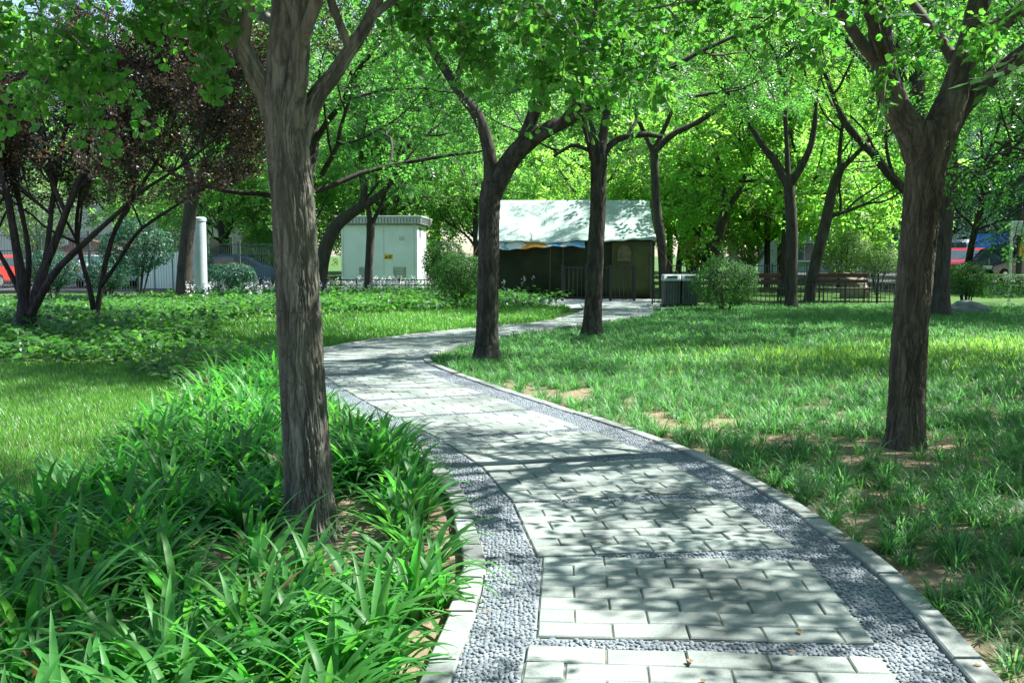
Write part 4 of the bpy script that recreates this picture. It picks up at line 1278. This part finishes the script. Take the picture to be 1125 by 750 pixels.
# --- clipped shrubs
def shrub(name, label, cat, c, rx, ry, rz_, n, leaf, mat, seed, group=None, box=False, stems=True):
    rs = np.random.RandomState(seed)
    o = empty(name, (c[0], c[1], 0)); tag(o, label, cat, group)
    u = unit(rs.normal(size=(n, 3)))
    if box:
        u = rs.uniform(-1, 1, (n, 3)); ax = rs.randint(0, 3, n); sg = np.where(rs.rand(n) < .5, -1, 1)
        u[np.arange(n), ax] = sg
        r = 1 - np.abs(rs.normal(0, .05, n))
    else:
        bump = 1 + .10 * np.sin(u[:, 0] * 5 + seed) * np.cos(u[:, 2] * 4) + .07 * np.sin(u[:, 1] * 9 + u[:, 0] * 7)
        r = bump * (1 - np.abs(rs.normal(0, .13, n)))
    p = u * r[:, None] * np.array([rx, ry, rz_]) + np.array([0, 0, c[2]])
    k = p[:, 2] > .12; p = p[k]; u = u[k]; N = len(p)
    Z = unit(u + rs.normal(size=(N, 3)) * .55 + np.array([0, 0, .3]))
    X = rs.normal(size=(N, 3)); X = unit(X - Z * (X * Z).sum(1, keepdims=True)); Y = np.cross(Z, X)
    V, Fq, va = place(PLUML[0] - np.array([.5, 0, 0]), PLUML[1], p, X, Y, Z, rs.uniform(.7, 1.3, N) * leaf, rs.rand(N))
    link('foliage', np_mesh('foliage', V, [Fq], mat, False, va), o)
    if stems:
        acc = Acc()
        for i in range(9):
            a = rs.uniform(0, 6.28); e = np.array([math.cos(a) * rx * .6, math.sin(a) * ry * .6, c[2] + rz_ * .3])
            b = np.array([math.cos(a) * .1, math.sin(a) * .1, -.08])
            V, Fq, va = tube(catmull([b, (b + e) / 2 + np.array([0, 0, .15]), e], 6), np.linspace(.025, .012, 6), 5)
            acc.add(V, Fq, np.zeros(len(Fq)))
        link('stem', acc.mesh('stem', M_bark, True), o)
    return o
def spot(px, pyc, d): return P(px, pyc, d)
shrub('round_bush', 'dark round clipped bush between the waste bin and the first bench', 'bush', spot(797, 311, 27.5), .95, .9, .72, 7500, .06, M_shrub, 301)
shrub('round_bush', 'rounded clipped bush between the kiosk and the forked path tree', 'bush', spot(505, 302, 29), .78, .75, .68, 6500, .06, M_shrub, 302)
shrub('round_bush', 'lower clipped bush just behind the rounded bush by the kiosk', 'bush', spot(488, 288, 34), .75, .7, .75, 4500, .07, M_shrub, 303)
shrub('round_bush', 'dark bush at the end of the low hedge behind the stout ginkgo', 'bush', spot(1062, 307, 30), .62, .6, .5, 4500, .06, M_shrub, 304)
shrub('low_hedge', 'long low clipped hedge before the parked cars', 'hedge', spot(1120, 314, 31.5), 1.35, .5, .36, 9000, .055, M_shrub, 305, None, True, False)
shrub('round_bush', 'golden topped round bush behind the waste bin', 'bush', spot(765, 277, 42), .72, .7, .62, 3600, .08, M_goldshrub, 306)
shrub('round_bush', 'dark ball bush touching the golden bush', 'bush', spot(782, 279, 41), .5, .5, .5, 2600, .08, M_shrub, 307)
shrub('pale_bush', 'tall pale variegated bush behind the empty bench', 'bush', spot(928, 277, 43), 1.15, 1.0, 1.0, 6000, .09, M_paleshrub, 308)
shrub('pale_bush', 'smaller pale bush beside the stone mound', 'bush', spot(965, 286, 42), .8, .8, .6, 4000, .08, M_paleshrub, 309)
shrub('pale_bush', 'pale round bush beside the pinkish trunk', 'bush', spot(822, 276, 46), .7, .7, .7, 3500, .09, M_paleshrub, 310)
shrub('broad_bush', 'loose leafy bush behind the mesh fence', 'bush', spot(290, 285, 46), 1.2, 1.0, 1.5, 4500, .12, M_far, 311)
shrub('broad_bush', 'loose bright bush seen through the plum stems', 'bush', spot(40, 235, 42), 1.6, 1.2, 1.7, 5000, .13, M_paleshrub, 312)
shrub('broad_bush', 'dark shrub at the fence foot behind the larger plum', 'bush', spot(58, 297, 36), 1.0, .8, .7, 3600, .09, M_dark, 314)
shrub('broad_bush', 'small dark shrub at the fence foot between the two plums', 'bush', spot(118, 301, 36.5), .8, .7, .6, 3000, .09, M_dark, 315)
shrub('broad_bush', 'leafy shrub at the foot of the mesh fence', 'bush', spot(252, 303, 39), 1.0, .7, .5, 3000, .09, M_dark, 316)
shrub('broad_bush', 'dark low tree-like bush before the pale blue screen', 'bush', spot(150, 272, 33), 1.2, 1.0, .9, 4200, .10, M_dark, 313)
# ================================================================= BUILT THINGS
M_white = solid_mat('pale_blue_white_steel', (0.70, 0.76, 0.76), 0.45, 0.4, noise=.06, nscale=1.5)
M_fascia = solid_mat('grey_white_fascia', (0.55, 0.58, 0.57), 0.5, 0.4, noise=.1)
M_grey = solid_mat('grey_louvre', (0.22, 0.24, 0.24), 0.5, 0.4)
M_yel = solid_mat('yellow_sticker', (0.75, 0.50, 0.06), 0.5, 0.4, noise=.05)
M_black = solid_mat('black_paint', (0.02, 0.02, 0.02), 0.5, 0.4)
M_iron = solid_mat('black_iron', (0.022, 0.026, 0.026), 0.45, 0.45, noise=.2, nscale=20)
M_greyiron = solid_mat('grey_green_iron', (0.10, 0.13, 0.13), 0.5, 0.4)
M_silver = solid_mat('pale_metal_bar', (0.55, 0.60, 0.62), 0.4, 0.5)
M_wood = solid_mat('weathered_red_brown_wood', (0.095, 0.048, 0.027), 0.65, 0.3, noise=.2, nscale=9, bump=.2)
M_canvas = solid_mat('olive_canvas', (0.036, 0.045, 0.022), 0.9, 0.15, noise=.22, nscale=1.3, bump=.35, bscale=9)
M_canvas2 = solid_mat('sunlit_olive_canvas', (0.085, 0.095, 0.038), 0.9, 0.15, noise=.15, nscale=1.3, bump=.35, bscale=9)  # lighter copy of the olive canvas, sun on the door panel put into colour
M_roof = solid_mat('bleached_grey_green_canvas', (0.33, 0.43, 0.38), 0.8, 0.25, noise=.10, nscale=2.2, bump=.35, bscale=6)
M_tan = solid_mat('tan_flap', (0.15, 0.125, 0.075), 0.85, 0.2)
M_conc = solid_mat('pale_concrete', (0.55, 0.58, 0.60), 0.8, 0.2, noise=.08, nscale=2)
M_rock = solid_mat('sandy_rock', (0.27, 0.24, 0.19), 0.85, 0.25, noise=.2, nscale=2.5, bump=.6, bscale=14)
M_rockgrey = solid_mat('grey_rock', (0.20, 0.23, 0.22), 0.85, 0.25, noise=.2, nscale=3, bump=.6, bscale=14)
M_bin = solid_mat('dark_grey_green_plastic', (0.058, 0.074, 0.060), 0.5, 0.45, noise=.15)
M_binlid = solid_mat('pale_grey_lid', (0.40, 0.46, 0.43), 0.4, 0.5, noise=.1)

def grp(name, loc, label, cat, rz=0, group=None, kind=None):
    o = empty(name, loc, rz); tag(o, label, cat, group, kind); return o

# ---- white kiosk
kz = P(417, 320, 41); kx0 = P(375, 300, 41)[0]; kx1 = P(459, 300, 41)[0]; KWd = kx1 - kx0; KD = 3.0
k = grp('utility_kiosk', ((kx0 + kx1) / 2, 41, 0), 'pale blue white equipment kiosk with a ribbed fascia and two louvred vents', 'kiosk', rz=math.radians(-2))
topz = P(400, 247, 41)[2]
MB().box((0, KD / 2, topz / 2 - .02), (KWd, KD, topz + .04), bev=.012).build('wall', M_white, k)
m = MB(); m.box((0, KD / 2, topz + .17), (KWd + .36, KD + .36, .26), bev=.01); m.box((0, KD / 2, topz + .33), (KWd + .42, KD + .42, .06), bev=.01)
rf = m.build('roof', M_fascia, k)
m = MB()
for i in range(27): m.box((-KWd / 2 - .12 + i * (KWd + .24) / 26, -.19, topz + .165), (.035, .022, .22))
for i in range(24): m.box((KWd / 2 + .19, -.1 + i * (KD + .2) / 23, topz + .165), (.022, .035, .22))
m.build('fascia_ribs', M_grey, rf)
def vent(cx, cz, wd, hh):
    m = MB(); m.box((cx, -.012, cz), (wd, .03, hh))
    v = m.build('vent', M_grey, k)
    m = MB()
    for i in range(6): m.box((cx, -.034, cz - hh / 2 + (i + .5) * hh / 6), (wd * .92, .02, hh / 11), rx=.5)
    m.build('vent_slats', M_fascia, v)
vent(P(399, 300, 41)[0] - (kx0 + kx1) / 2, P(0, 299, 41)[2], .32, .42)
vent(P(439, 300, 41)[0] - (kx0 + kx1) / 2, P(0, 299, 41)[2], .50, .42)
m = MB()
for q in (377.5, 422, 455.5): m.box((P(q, 300, 41)[0] - (kx0 + kx1) / 2, -.004, topz / 2), (.025, .012, topz - .1))
m.box((0, -.004, topz - .06), (KWd - .04, .012, .025))
m.build('panel_seam', M_fascia, k)
pl = MB().box((P(442, 300, 41)[0] - (kx0 + kx1) / 2, -.006, P(0, 262, 41)[2]), (.24, .015, .17)).build('notice_plate', M_fascia, k)
tag(pl, 'small grey notice plate')
sx_, sz_ = P(427, 300, 41)[0] - (kx0 + kx1) / 2, P(0, 282, 41)[2]
st = MB().box((sx_, -.008, sz_), (.36, .016, .20)).build('warning_sticker', M_yel, k)
m = MB(); m.prism([(sx_ - .15, sz_ - .06), (sx_ - .02, sz_ - .06), (sx_ - .085, sz_ + .05)], -.024, -.017, 'Y'); m.box((sx_ + .075, -.02, sz_ + .035), (.15, .006, .03)); m.box((sx_ + .06, -.02, sz_ - .03), (.12, .006, .05))
m.build('warning_mark', M_black, st)
m = MB()
for i in range(4): m.box((KWd / 2 + .006, .55 + i * .22, topz - .32), (.014, .05, .42))
m.build('side_slot', M_black, k)

# ---- army tent
TD = 35.0
tx0, tx1 = P(527, 300, TD)[0], P(719, 300, TD)[0]
TC = (tx0 + tx1) / 2; TW = tx1 - tx0
ez = P(0, 265, TD)[2]; rzz = P(0, 221, TD + 2.2)[2]
t = grp('army_tent', (TC, TD, 0), 'olive canvas army tent with a bleached grey green pitched roof', 'tent')
def sheet(name, fn, nu, nv, mat, parent, thick=.02, smooth=True):
    u, v = np.meshgrid(np.linspace(0, 1, nu), np.linspace(0, 1, nv))
    A = fn(u.ravel(), v.ravel()); 
    idx = np.arange(nu * nv).reshape(nv, nu)
    Fq = np.stack([idx[:-1, :-1], idx[:-1, 1:], idx[1:, 1:], idx[1:, :-1]], -1).reshape(-1, 4)
    me = np_mesh(name, A, [Fq], mat, smooth)
    o = link(name, me, parent)
    sm = o.modifiers.new('thickness', 'SOLIDIFY'); sm.thickness = thick; sm.offset = 0
    return o
w_ = TW / 2
def fold(u, k1=9, a=.035, s=0.0): return a * (np.sin(u * k1 * 2 * PI + s) * .6 + np.sin(u * k1 * 4.7 + 1.3 + s) * .5)
sheet('front_wall', lambda u, v: np.stack([-w_ + .05 + u * (TW - .1), .10 - .10 * v * 0 + fold(u) * (1 - v * .6), v * (ez + .03)], 1), 120, 8, M_canvas, t)
sheet('back_wall', lambda u, v: np.stack([-w_ + .05 + u * (TW - .1), 4.3 + fold(u), v * (ez + .03)], 1), 60, 6, M_canvas, t)
for sgn in (-1, 1):
    gw = sheet('end_wall', lambda u, v: np.stack([sgn * (w_ - .06) + fold(u, 5) * .7, .1 + u * 4.2, v * (ez + (rzz - ez) * (1 - np.abs(u * 2 - 1)))], 1), 40, 14, M_canvas2, t)
sag = lambda u: -.10 * np.sin(u * PI * 1.0) * np.cos(u * 2.2) - .03 * np.sin(u * 19)
roof = sheet('roof', lambda u, v: np.stack([-w_ - .06 + u * (TW + .12) + .05 * (v - .5), -.12 + v * 2.32, ez + .02 + (rzz - ez) * v - .10 * np.sin(v * PI) + sag(u) * (1 - v) + .015 * np.sin(u * 60) * (1 - v) + .05 * np.sin(u * PI * 4) * v * (1 - v)], 1), 130, 24, M_roof, t, .03)
sheet('roof', lambda u, v: np.stack([-w_ - .06 + u * (TW + .12), 2.2 + v * 2.3, rzz - (rzz - ez) * v - .08 * np.sin(v * PI)], 1), 60, 12, M_roof, t, .03)
# coloured patched tarpaulin along the eave
m_tarp, n_, out_ = newmat('patched_tarpaulin')
b_ = pbsdf(n_, .6, .3); tc_ = node(n_, 'ShaderNodeTexCoord')
nz_ = node(n_, 'ShaderNodeTexNoise'); nz_.inputs['Scale'].default_value = 3.5
sx_n = node(n_, 'ShaderNodeSeparateXYZ'); ma_ = node(n_, 'ShaderNodeMath', operation='MULTIPLY_ADD'); ma_.inputs[1].default_value = .22
n_.links.new(tc_.outputs['Object'], nz_.inputs['Vector']); n_.links.new(tc_.outputs['Generated'], sx_n.inputs[0])
n_.links.new(nz_.outputs[0], ma_.inputs[0]); n_.links.new(sx_n.outputs['X'], ma_.inputs[2])
rp_ = node(n_, 'ShaderNodeValToRGB'); rp_.color_ramp.interpolation = 'CONSTANT'
els = rp_.color_ramp.elements
els[0].position = 0; els[0].color = (.62, .66, .66, 1); els[1].position = .22; els[1].color = (.22, .36, .50, 1)
for ps, cl in ((.28, (.62, .66, .66, 1)), (.43, (.62, .27, .05, 1)), (.69, (.55, .6, .6, 1)), (.74, (.10, .25, .48, 1)), (.86, (.55, .6, .6, 1)), (.93, (.15, .32, .5, 1))):
    e_ = els.new(ps); e_.color = cl
n_.links.new(ma_.outputs[0], rp_.inputs[0]); n_.links.new(rp_.outputs[0], b_.inputs['Base Color']); n_.links.new(b_.outputs[0], out_.inputs[0])
ux0 = (P(541, 300, TD)[0] - TC + w_) / TW; ux1 = (P(642, 300, TD)[0] - TC + w_) / TW
tp = sheet('eave_tarpaulin', lambda u, v: np.stack([-w_ + (ux0 + u * (ux1 - ux0)) * TW, -.20 + v * .18, ez - .30 * (1 - v) * (.75 + .25 * np.sin(u * 7)) + .045 + sag(ux0 + u * (ux1 - ux0)) + .02 * np.sin(u * 31)], 1), 60, 6, m_tarp, t, .012)
tag(tp, 'white, orange and blue patched tarpaulin hanging from the eave')
def tx(px): return P(px, 300, TD)[0] - TC
def tz(py): return P(0, py, TD)[2]
sheet('door_panel', lambda u, v: np.stack([tx(672) + u * (tx(719) - tx(672)), .02 + fold(u, 3, .02), .02 + v * (ez - .02)], 1), 24, 6, M_canvas2, t)
m = MB(); m.prism([(tx(678), tz(287)), (tx(693), tz(287)), (tx(693), tz(275)), (tx(690), tz(271)), (tx(685.5), tz(269)), (tx(681), tz(271)), (tx(678), tz(275))], -.05, -.02, 'Y')
m.build('window_flap', M_tan, t)
m = MB()
for q in (604, 618): m.bar((tx(q), -.03, .05), (tx(q) + .02, -.03, ez), .012)
m.build('tie_rope', M_tan, t)
for a_, b_ in (((w_ - .05, -.1, ez), (w_ + 1.3, -1.2, 0)), ((-w_ + .05, -.1, ez), (-w_ - 1.0, -1.0, 0)), ((w_, 4.4, ez), (w_ + 1.2, 5.4, 0))):
    MB().bar(a_, b_, .012).build('guy_rope', M_tan, t)
for sgn in (-1, 1): MB().bar((sgn * (w_ - .12), .0, 0), (sgn * (w_ - .12), 0, ez), .03).build('pole', M_greyiron, t)

def railing(name, label, a, b, hgt, nbars, group=None, mat=M_iron, posts=4, rails=(.12, .9), rbar=.009, rpost=.022, finial=0.0):
    """iron railing from a to b (ground points)"""
    a = np.array(a, float); b = np.array(b, float); d = b - a; L = np.hypot(*d); o = grp(name, (a[0], a[1], 0), label, 'railing', math.atan2(d[1], d[0]), group)
    m = MB()
    for f in rails: m.box((L / 2, 0, hgt * f), (L, .03, .035))
    m.build('rail', mat, o)
    m = MB()
    for i in range(nbars):
        x = (i + .5) * L / nbars
        m.bar((x, 0, .04), (x, 0, hgt * (1 + finial)), rbar, 5)
    bars = m.build('bars', mat, o)
    for i in range(posts):
        x = i * L / (posts - 1)
        m = MB(); m.box((x, 0, hgt * .51 - .04), (rpost * 2, rpost * 2, hgt * 1.02 + .08)); m.box((x, 0, hgt * 1.03), (rpost * 2.6, rpost * 2.6, .03))
        m.build('post', mat, o)
    return o
# barrier before the tent: taller gate-like railing
a = P(618, 300, 33.2)[0]; b = P(697, 300, 33.2)[0]
railing('iron_barrier', 'black iron barrier standing before the tent door', (a, 33.2), (b, 33.2), 1.12, 17, posts=4, rails=(.09, .97), rbar=.014, rpost=.045)
# railing along the lawn, before the benches
a = P(717, 300, 30.6)[0]; b = P(1000, 300, 30.6)[0]
railing('iron_railing', 'low black iron railing running along the lawn in front of the benches', (a, 30.6), (b, 30.6), .62, 58, posts=9, rails=(.12, .97), rbar=.012)
a = P(735, 300, 39)[0]; b = P(1000, 300, 39)[0]
railing('iron_railing', 'taller grey railing on the far side of the benches', (a, 39), (b, 39), 1.12, 74, posts=8, rails=(.1, .55, .97), mat=M_greyiron, rbar=.011)
a = P(344, 300, 34.5)[0]; b = P(486, 300, 34.5)[0]
railing('iron_railing', 'low black railing among the flowers before the kiosk', (a, 34.5), (b, 34.5), .66, 40, posts=4, rails=(.7, .97))
# pale bar fence behind the plum trees
a = P(-60, 300, 38)[0]; b = P(205, 300, 38)[0]
railing('bar_fence', 'tall fence of thin dark vertical bars behind the plum trees', (a, 38), (b, 38), 2.3, 90, posts=6, rails=(.06, .72, .97), mat=M_greyiron, rbar=.008, rpost=.035)
# mesh fence panels near the column
a = P(222, 300, 40)[0]; b = P(345, 300, 40)[0]
o = railing('mesh_fence', 'grey fence with square posts between the round column and the curved trunk', (a, 40), (b, 40), 1.95, 60, posts=4, rails=(.05, .78, .98), mat=M_greyiron, rbar=.007, rpost=.05)

# round pale column
m = MB(); m.lathe([(.24, -.05), (.24, 2.7), (.26, 2.7), (.26, 2.8), (.2, 2.84)], n=40)
c0 = P(220, 300, 36)
cl = grp('round_column', (c0[0], 36, 0), 'pale grey round concrete column next to the dark leaning trunk', 'column')
m.build('shaft', solid_mat('pale_blue_white_paint', (0.40, 0.45, 0.49), 0.6, 0.3, noise=.06, nscale=2), cl)

# ---- benches
def bench(px0, px1, d, label):
    x0, x1 = P(px0, 300, d)[0], P(px1, 300, d)[0]; W = x1 - x0
    o = grp('park_bench', ((x0 + x1) / 2, d, 0), label, 'bench', group='wooden benches behind the railing')
    m = MB()
    for i in range(4): m.box((0, -.2 + i * .12, .44), (W, .10, .035), bev=.006)
    m.build('seat', M_wood, o)
    m = MB()
    m.box((0, .27, .85), (W, .035, .13), bev=.006, rx=-.15); m.box((0, .245, .66), (W, .035, .11), bev=.006, rx=-.15)
    m.build('backrest', M_wood, o)
    for s in (-1, 1):
        m = MB(); x = s * (W / 2 - .12)
        m.bar((x, -.22, -.03), (x, -.20, .43), .022); m.bar((x, .22, -.03), (x, .20, .43), .022); m.bar((x, .20, .42), (x, .30, .92), .018)
        m.bar((x, -.22, .41), (x, .22, .41), .018); m.bar((x, -.22, .62), (x, .25, .64), .016); m.bar((x, -.22, .41), (x, -.22, .63), .016)
        m.build('leg', M_iron, o)
bench(806, 861, 31.8, 'brown slatted bench partly behind the round clipped bush')
bench(899, 957, 31.8, 'empty brown slatted bench between the leaning trunk and the stout ginkgo')

# ---- waste bin: twin ribbed bodies under pale lids
bx = P(747, 300, 29.3)[0]
o = grp('waste_bin', (bx, 29.3, 0), 'double dark ribbed waste bin with pale hooded lids', 'bin')
for s in (-1, 1):
    m = MB(); m.prism([(-.26, .06), (.26, .06), (.29, .74), (-.29, .74)], s * .26 - .235, s * .26 + .235, 'X', .015)
    bd = m.build('body', M_bin, o)
    m = MB()
    for i in range(6): m.box((s * .26 - .2 + i * .08, -.28, .40), (.022, .03, .58), rx=.044)
    m.build('rib', M_greyiron, bd)
    m = MB(); m.prism([(-.31, .745), (.31, .745), (.30, .80), (.20, .93), (-.20, .93), (-.30, .80)], s * .26 - .25, s * .26 + .25, 'X', .02)
    ld = m.build('lid', M_binlid, o)
    m = MB(); m.box((s * .26, -.262, .862), (.30, .05, .07), bev=.01); m.build('slot', M_greyiron, ld)
m = MB(); m.box((0, 0, .03), (1.06, .5, .10)); m.build('base', M_iron, o)

# ---- stones
def rock(c, dims, mat, label, seed):
    rs = np.random.RandomState(seed)
    bm = bmesh.new(); bmesh.ops.create_icosphere(bm, subdivisions=4, radius=1)
    ph = rs.uniform(0, 6, 6)
    for v in bm.verts:
        x, y, z = v.co
        r = 1 + .16 * math.sin(x * 2.6 + ph[0]) * math.cos(y * 2.2 + ph[1]) + .10 * math.sin(z * 5 + x * 3 + ph[2]) + .05 * math.sin(x * 9 + ph[3]) * math.sin(y * 8 + z * 7 + ph[4])
        v.co = Vector((x * dims[0] * r, y * dims[1] * r, z * dims[2] * r))
    for f in bm.faces: f.smooth = True
    me = bpy.data.meshes.new('rock'); bm.to_mesh(me); bm.free(); me.materials.append(mat)
    tag(link('rock', me, None, c), label, 'rock')
q = P(938, 300, 36); rock((q[0], 36, .25), (.45, .42, .66), M_rock, 'pale sandy boulder rising behind the empty bench', 1)
q = P(1066, 300, 27); rock((q[0], 27, 0), (.62, .4, .24), M_rockgrey, 'low flat grey stone at the foot of the trunk behind the stout ginkgo', 2)

# ---- cars
M_glass = solid_mat('car_glass', (0.05, 0.08, 0.09), 0.06, 0.8, noise=.05)
M_tyre = solid_mat('tyre_rubber', (0.02, 0.02, 0.02), 0.9, 0.2)
M_rim = solid_mat('wheel_rim', (0.5, 0.52, 0.54), 0.3, 0.5, metal=.7)
M_lampw = solid_mat('headlight_glass', (0.75, 0.78, 0.8), 0.1, 0.7)
M_lampr = solid_mat('tail_light', (0.6, 0.03, 0.02), 0.2, 0.6)
def car(loc, rz, col, label, van=False, name='parked_car'):
    """nose toward +x"""
    paint = solid_mat(name + '_paint', col, 0.22, 0.6, noise=.04)
    o = grp(name, loc, label, 'van' if van else 'car', rz, 'vehicles parked beyond the park')
    m = MB()
    if van:
        prof = [(-2.2, .3), (2.15, .3), (2.2, .7), (2.05, 1.0), (1.45, 1.85), (1.2, 1.95), (-2.1, 1.95), (-2.2, 1.6)]
        side = [(1.30, 1.72), (1.62, 1.15), (-1.9, 1.15), (-1.9, 1.72)]
    else:
        prof = [(-2.15, .30), (2.1, .30), (2.2, .55), (2.1, .78), (1.1, .95), (.45, 1.42), (.1, 1.5), (-1.0, 1.47), (-1.7, 1.08), (-2.15, 1.0), (-2.22, .6)]
        side = [(.36, 1.36), (.92, .98), (-1.45, 1.02), (-.95, 1.38)]
    m.prism(prof, -.85, .85, 'Y', .07)
    bd = m.build('body', paint, o)
    m = MB(); m.prism(side, -.86, -.835, 'Y'); m.build('side_window', M_glass, o)
    m = MB(); m.prism(side, .835, .86, 'Y'); m.build('side_window', M_glass, o)
    # windscreen and rear screen follow the profile's slopes
    def screen(p0, p1):
        a = np.array(p0); b = np.array(p1); d = unit(b - a); nrm = np.array([-d[1], d[0]]) * (1 if d[0] < 0 else -1)
        nrm = nrm if nrm[1] > 0 else -nrm
        q = [a + d * .06 + nrm * .004, b - d * .06 + nrm * .004, b - d * .06 - nrm * .02, a + d * .06 - nrm * .02]
        m = MB(); m.prism([tuple(z) for z in q], -.68, .68, 'Y'); m.build('windscreen', M_glass, o)
    if van: screen((2.05, 1.0), (1.45, 1.85))
    else: screen((1.1, .95), (.45, 1.42)); screen((-1.7, 1.08), (-1.0, 1.47))
    for x in (-1.35, 1.35):
        for s in (-1, 1):
            m = MB(); m.bar((x, s * .70, .32), (x, s * .88, .32), .32, 20); wl = m.build('wheel', M_tyre, o)
            m = MB(); m.bar((x, s * .87, .32), (x, s * .892, .32), .19, 16); m.build('rim', M_rim, wl)
    for s in (-1, 1):
        MB().box((2.13 if not van else 2.17, s * .62, .68), (.10, .36, .14), bev=.02).build('headlight', M_lampw, o)
        MB().box((-2.19, s * .62, .85), (.06, .34, .26), bev=.02).build('tail_light', M_lampr, o)
    MB().box((2.2, 0, .42), (.06, .9, .16), bev=.01).build('grille', M_black, o)
    return o
q = P(1098, 300, 42); car((q[0] + .2, 42, .32), math.radians(212), (.010, .011, .014), 'black car parked by the blue hoarding, front turned to the park')
q = P(1062, 300, 46); car((q[0], 46, .32), math.radians(235), (.30, .02, .025), 'dark red car just beyond the black car')
q = P(1042, 300, 52); car((q[0], 52, .32), math.radians(250), (.55, .58, .62), 'tall pale van glimpsed above the dark red car', True, 'parked_van')
q = P(250, 300, 45); car((q[0], 45, 0), math.radians(185), (.06, .12, .22), 'blue car behind the grey mesh fence')
q = P(175, 300, 47); car((q[0], 47, 0), math.radians(5), (.25, .45, .52), 'pale teal car behind the bar fence')
q = P(94, 300, 46); car((q[0], 48.5, 0), math.radians(92), (.55, .58, .60), 'silver car seen from behind between the plum stems, red tail lights showing')
q = P(-10, 300, 44); car((q[0] - 1.0, 46.5, 0), math.radians(88), (.50, .04, .03), 'red car at the far end of the bar fence')

# ---- hoarding, notice board, sign post
q = P(1088, 300, 62)
h = grp('site_hoarding', (q[0], 62, 0), 'site hoarding of one blue and one white panel behind the cars', 'hoarding')
MB().box((-.05, 0, 1.7), (2.1, .08, 2.2)).build('panel', solid_mat('blue_panel', (.03, .20, .65), .5, .4, noise=.06), h)
MB().box((3.05, 0, 1.7), (4.0, .08, 2.2)).build('panel', solid_mat('white_panel', (.75, .78, .78), .5, .4, noise=.05), h)
m = MB()
for x in (-1.1, 1.0, 3.0, 5.05): m.box((x, .1, 1.4), (.1, .08, 2.8))
m.build('post', M_greyiron, h)
q = P(1123, 300, 33)
n_b = grp('notice_board', (q[0], 33, 0), 'white framed notice board with a pale header panel at the road edge', 'notice board')
zt, zb = P(0, 243, 33)[2], P(0, 258, 33)[2]
for x in (-.40, .62): MB().box((x, 0, zt / 2 - .05), (.07, .07, zt + .1), bev=.008).build('post', solid_mat('board_post_white', (.72, .74, .72), .5, .4), n_b)
MB().box((.11, 0, (zt + zb) / 2), (.94, .06, zt - zb), bev=.008).build('header_panel', solid_mat('board_panel', (.45, .55, .55), .5, .4), n_b)
MB().box((.11, 0, .50), (.94, .03, .05)).build('crossbar', M_silver, n_b)
q = P(1119, 300, 39)
m = MB(); m.bar((0, 0, -.05), (0, 0, 3.2), .11, 14)
pp_ = grp('utility_pole', (q[0], 39, 0), 'dark pole carrying an orange yellow box', 'pole')
m.build('shaft', solid_mat('dark_pole', (.06, .055, .05), .8, .2), pp_)
bz = P(0, 274, 39)[2]
MB().box((0, -.16, bz), (.22, .10, .46), bev=.012).build('box', solid_mat('orange_box', (.65, .28, .03), .5, .4), pp_)

# ---- buildings glimpsed through the crowns
M_wallp = solid_mat('cream_render', (.62, .60, .55), .85, .2, noise=.05, nscale=.6)
M_wallb = solid_mat('grey_blue_render', (.42, .52, .56), .8, .25, noise=.06, nscale=.6)
M_tile = solid_mat('brown_roof_tile', (.22, .15, .12), .8, .2, nscale=3)
M_win = solid_mat('dark_window_glass', (.06, .08, .10), .08, .7, noise=.05)
def building(loc, dims, floors, cols, mat, label, rz=0, pitched=False, name='building'):
    W, D, Ht = dims
    o = grp(name, loc, label, 'building', rz)
    MB().box((0, D / 2, Ht / 2 - .1), (W, D, Ht + .2)).build('wall', mat, o)
    m = MB()
    if pitched: m.prism([(-W / 2 - .4, Ht), (W / 2 + .4, Ht), (0, Ht + W * .22)], -.4, D + .4, 'Y')
    else: m.box((0, D / 2, Ht + .25), (W + .5, D + .5, .3))
    m.build('roof', M_tile if pitched else M_fascia, o)
    for i in range(floors):
        for j in range(cols):
            x = -W / 2 + (j + .5) * W / cols; z = (i + .55) * Ht / floors
            m = MB(); ww, wh = min(1.5, W / cols * .55), min(1.5, Ht / floors * .5)
            for sx in (-1, 1): m.box((x + sx * ww / 2, -.03, z), (.08, .08, wh + .08))
            for sz in (-1, 1): m.box((x, -.03, z + sz * wh / 2), (ww - .08, .08, .08))
            m.box((x, -.03, z), (.05, .06, wh - .08)); m.box((x, -.06, z - wh / 2 - .08), (ww + .25, .16, .07))
            f = m.build('window', M_white, o)
            MB().box((x, -.004, z), (ww - .08, .02, wh - .08)).build('pane', M_win, f)
q = P(100, 300, 50)
building((q[0], 50, 0), (2.6, 4, 1.75), 1, 1, M_wallp, 'small cream gabled house behind the bar fence', 0, True, 'gabled_house')
building((-26, 64, 0), (18, 10, 14), 4, 6, M_wallp, 'pale cream block glimpsed through the plum crowns')
building((-50, 60, 0), (18, 10, 12), 4, 6, M_wallp, 'cream low block at the far end of the side lane')
building((-14.5, 60, 0), (3.2, 6, 4.6), 1, 1, M_wallp, 'cream gatehouse behind the mesh fence')
building((33, 84, 0), (20, 10, 16), 5, 7, M_wallb, 'grey blue block glimpsed past the benches')
# pale blue site screen behind the bar fence
q0, q1 = P(150, 300, 42)[0], P(210, 300, 42)[0]
sc2 = grp('site_screen', ((q0 + q1) / 2, 42, 0), 'pale blue screen panels behind the bar fence, low to the ground', 'screen')
for i in range(3):
    xx = (i - 1) * (q1 - q0) / 3
    MB().box((xx, 0, .85), ((q1 - q0) / 3 - .05, .05, 1.5), bev=.01).build('panel', M_white, sc2)
m = MB()
for i in range(4): m.box(((i - 1.5) * (q1 - q0) / 3, .04, .8), (.05, .05, 1.7))
m.build('post', M_greyiron, sc2)
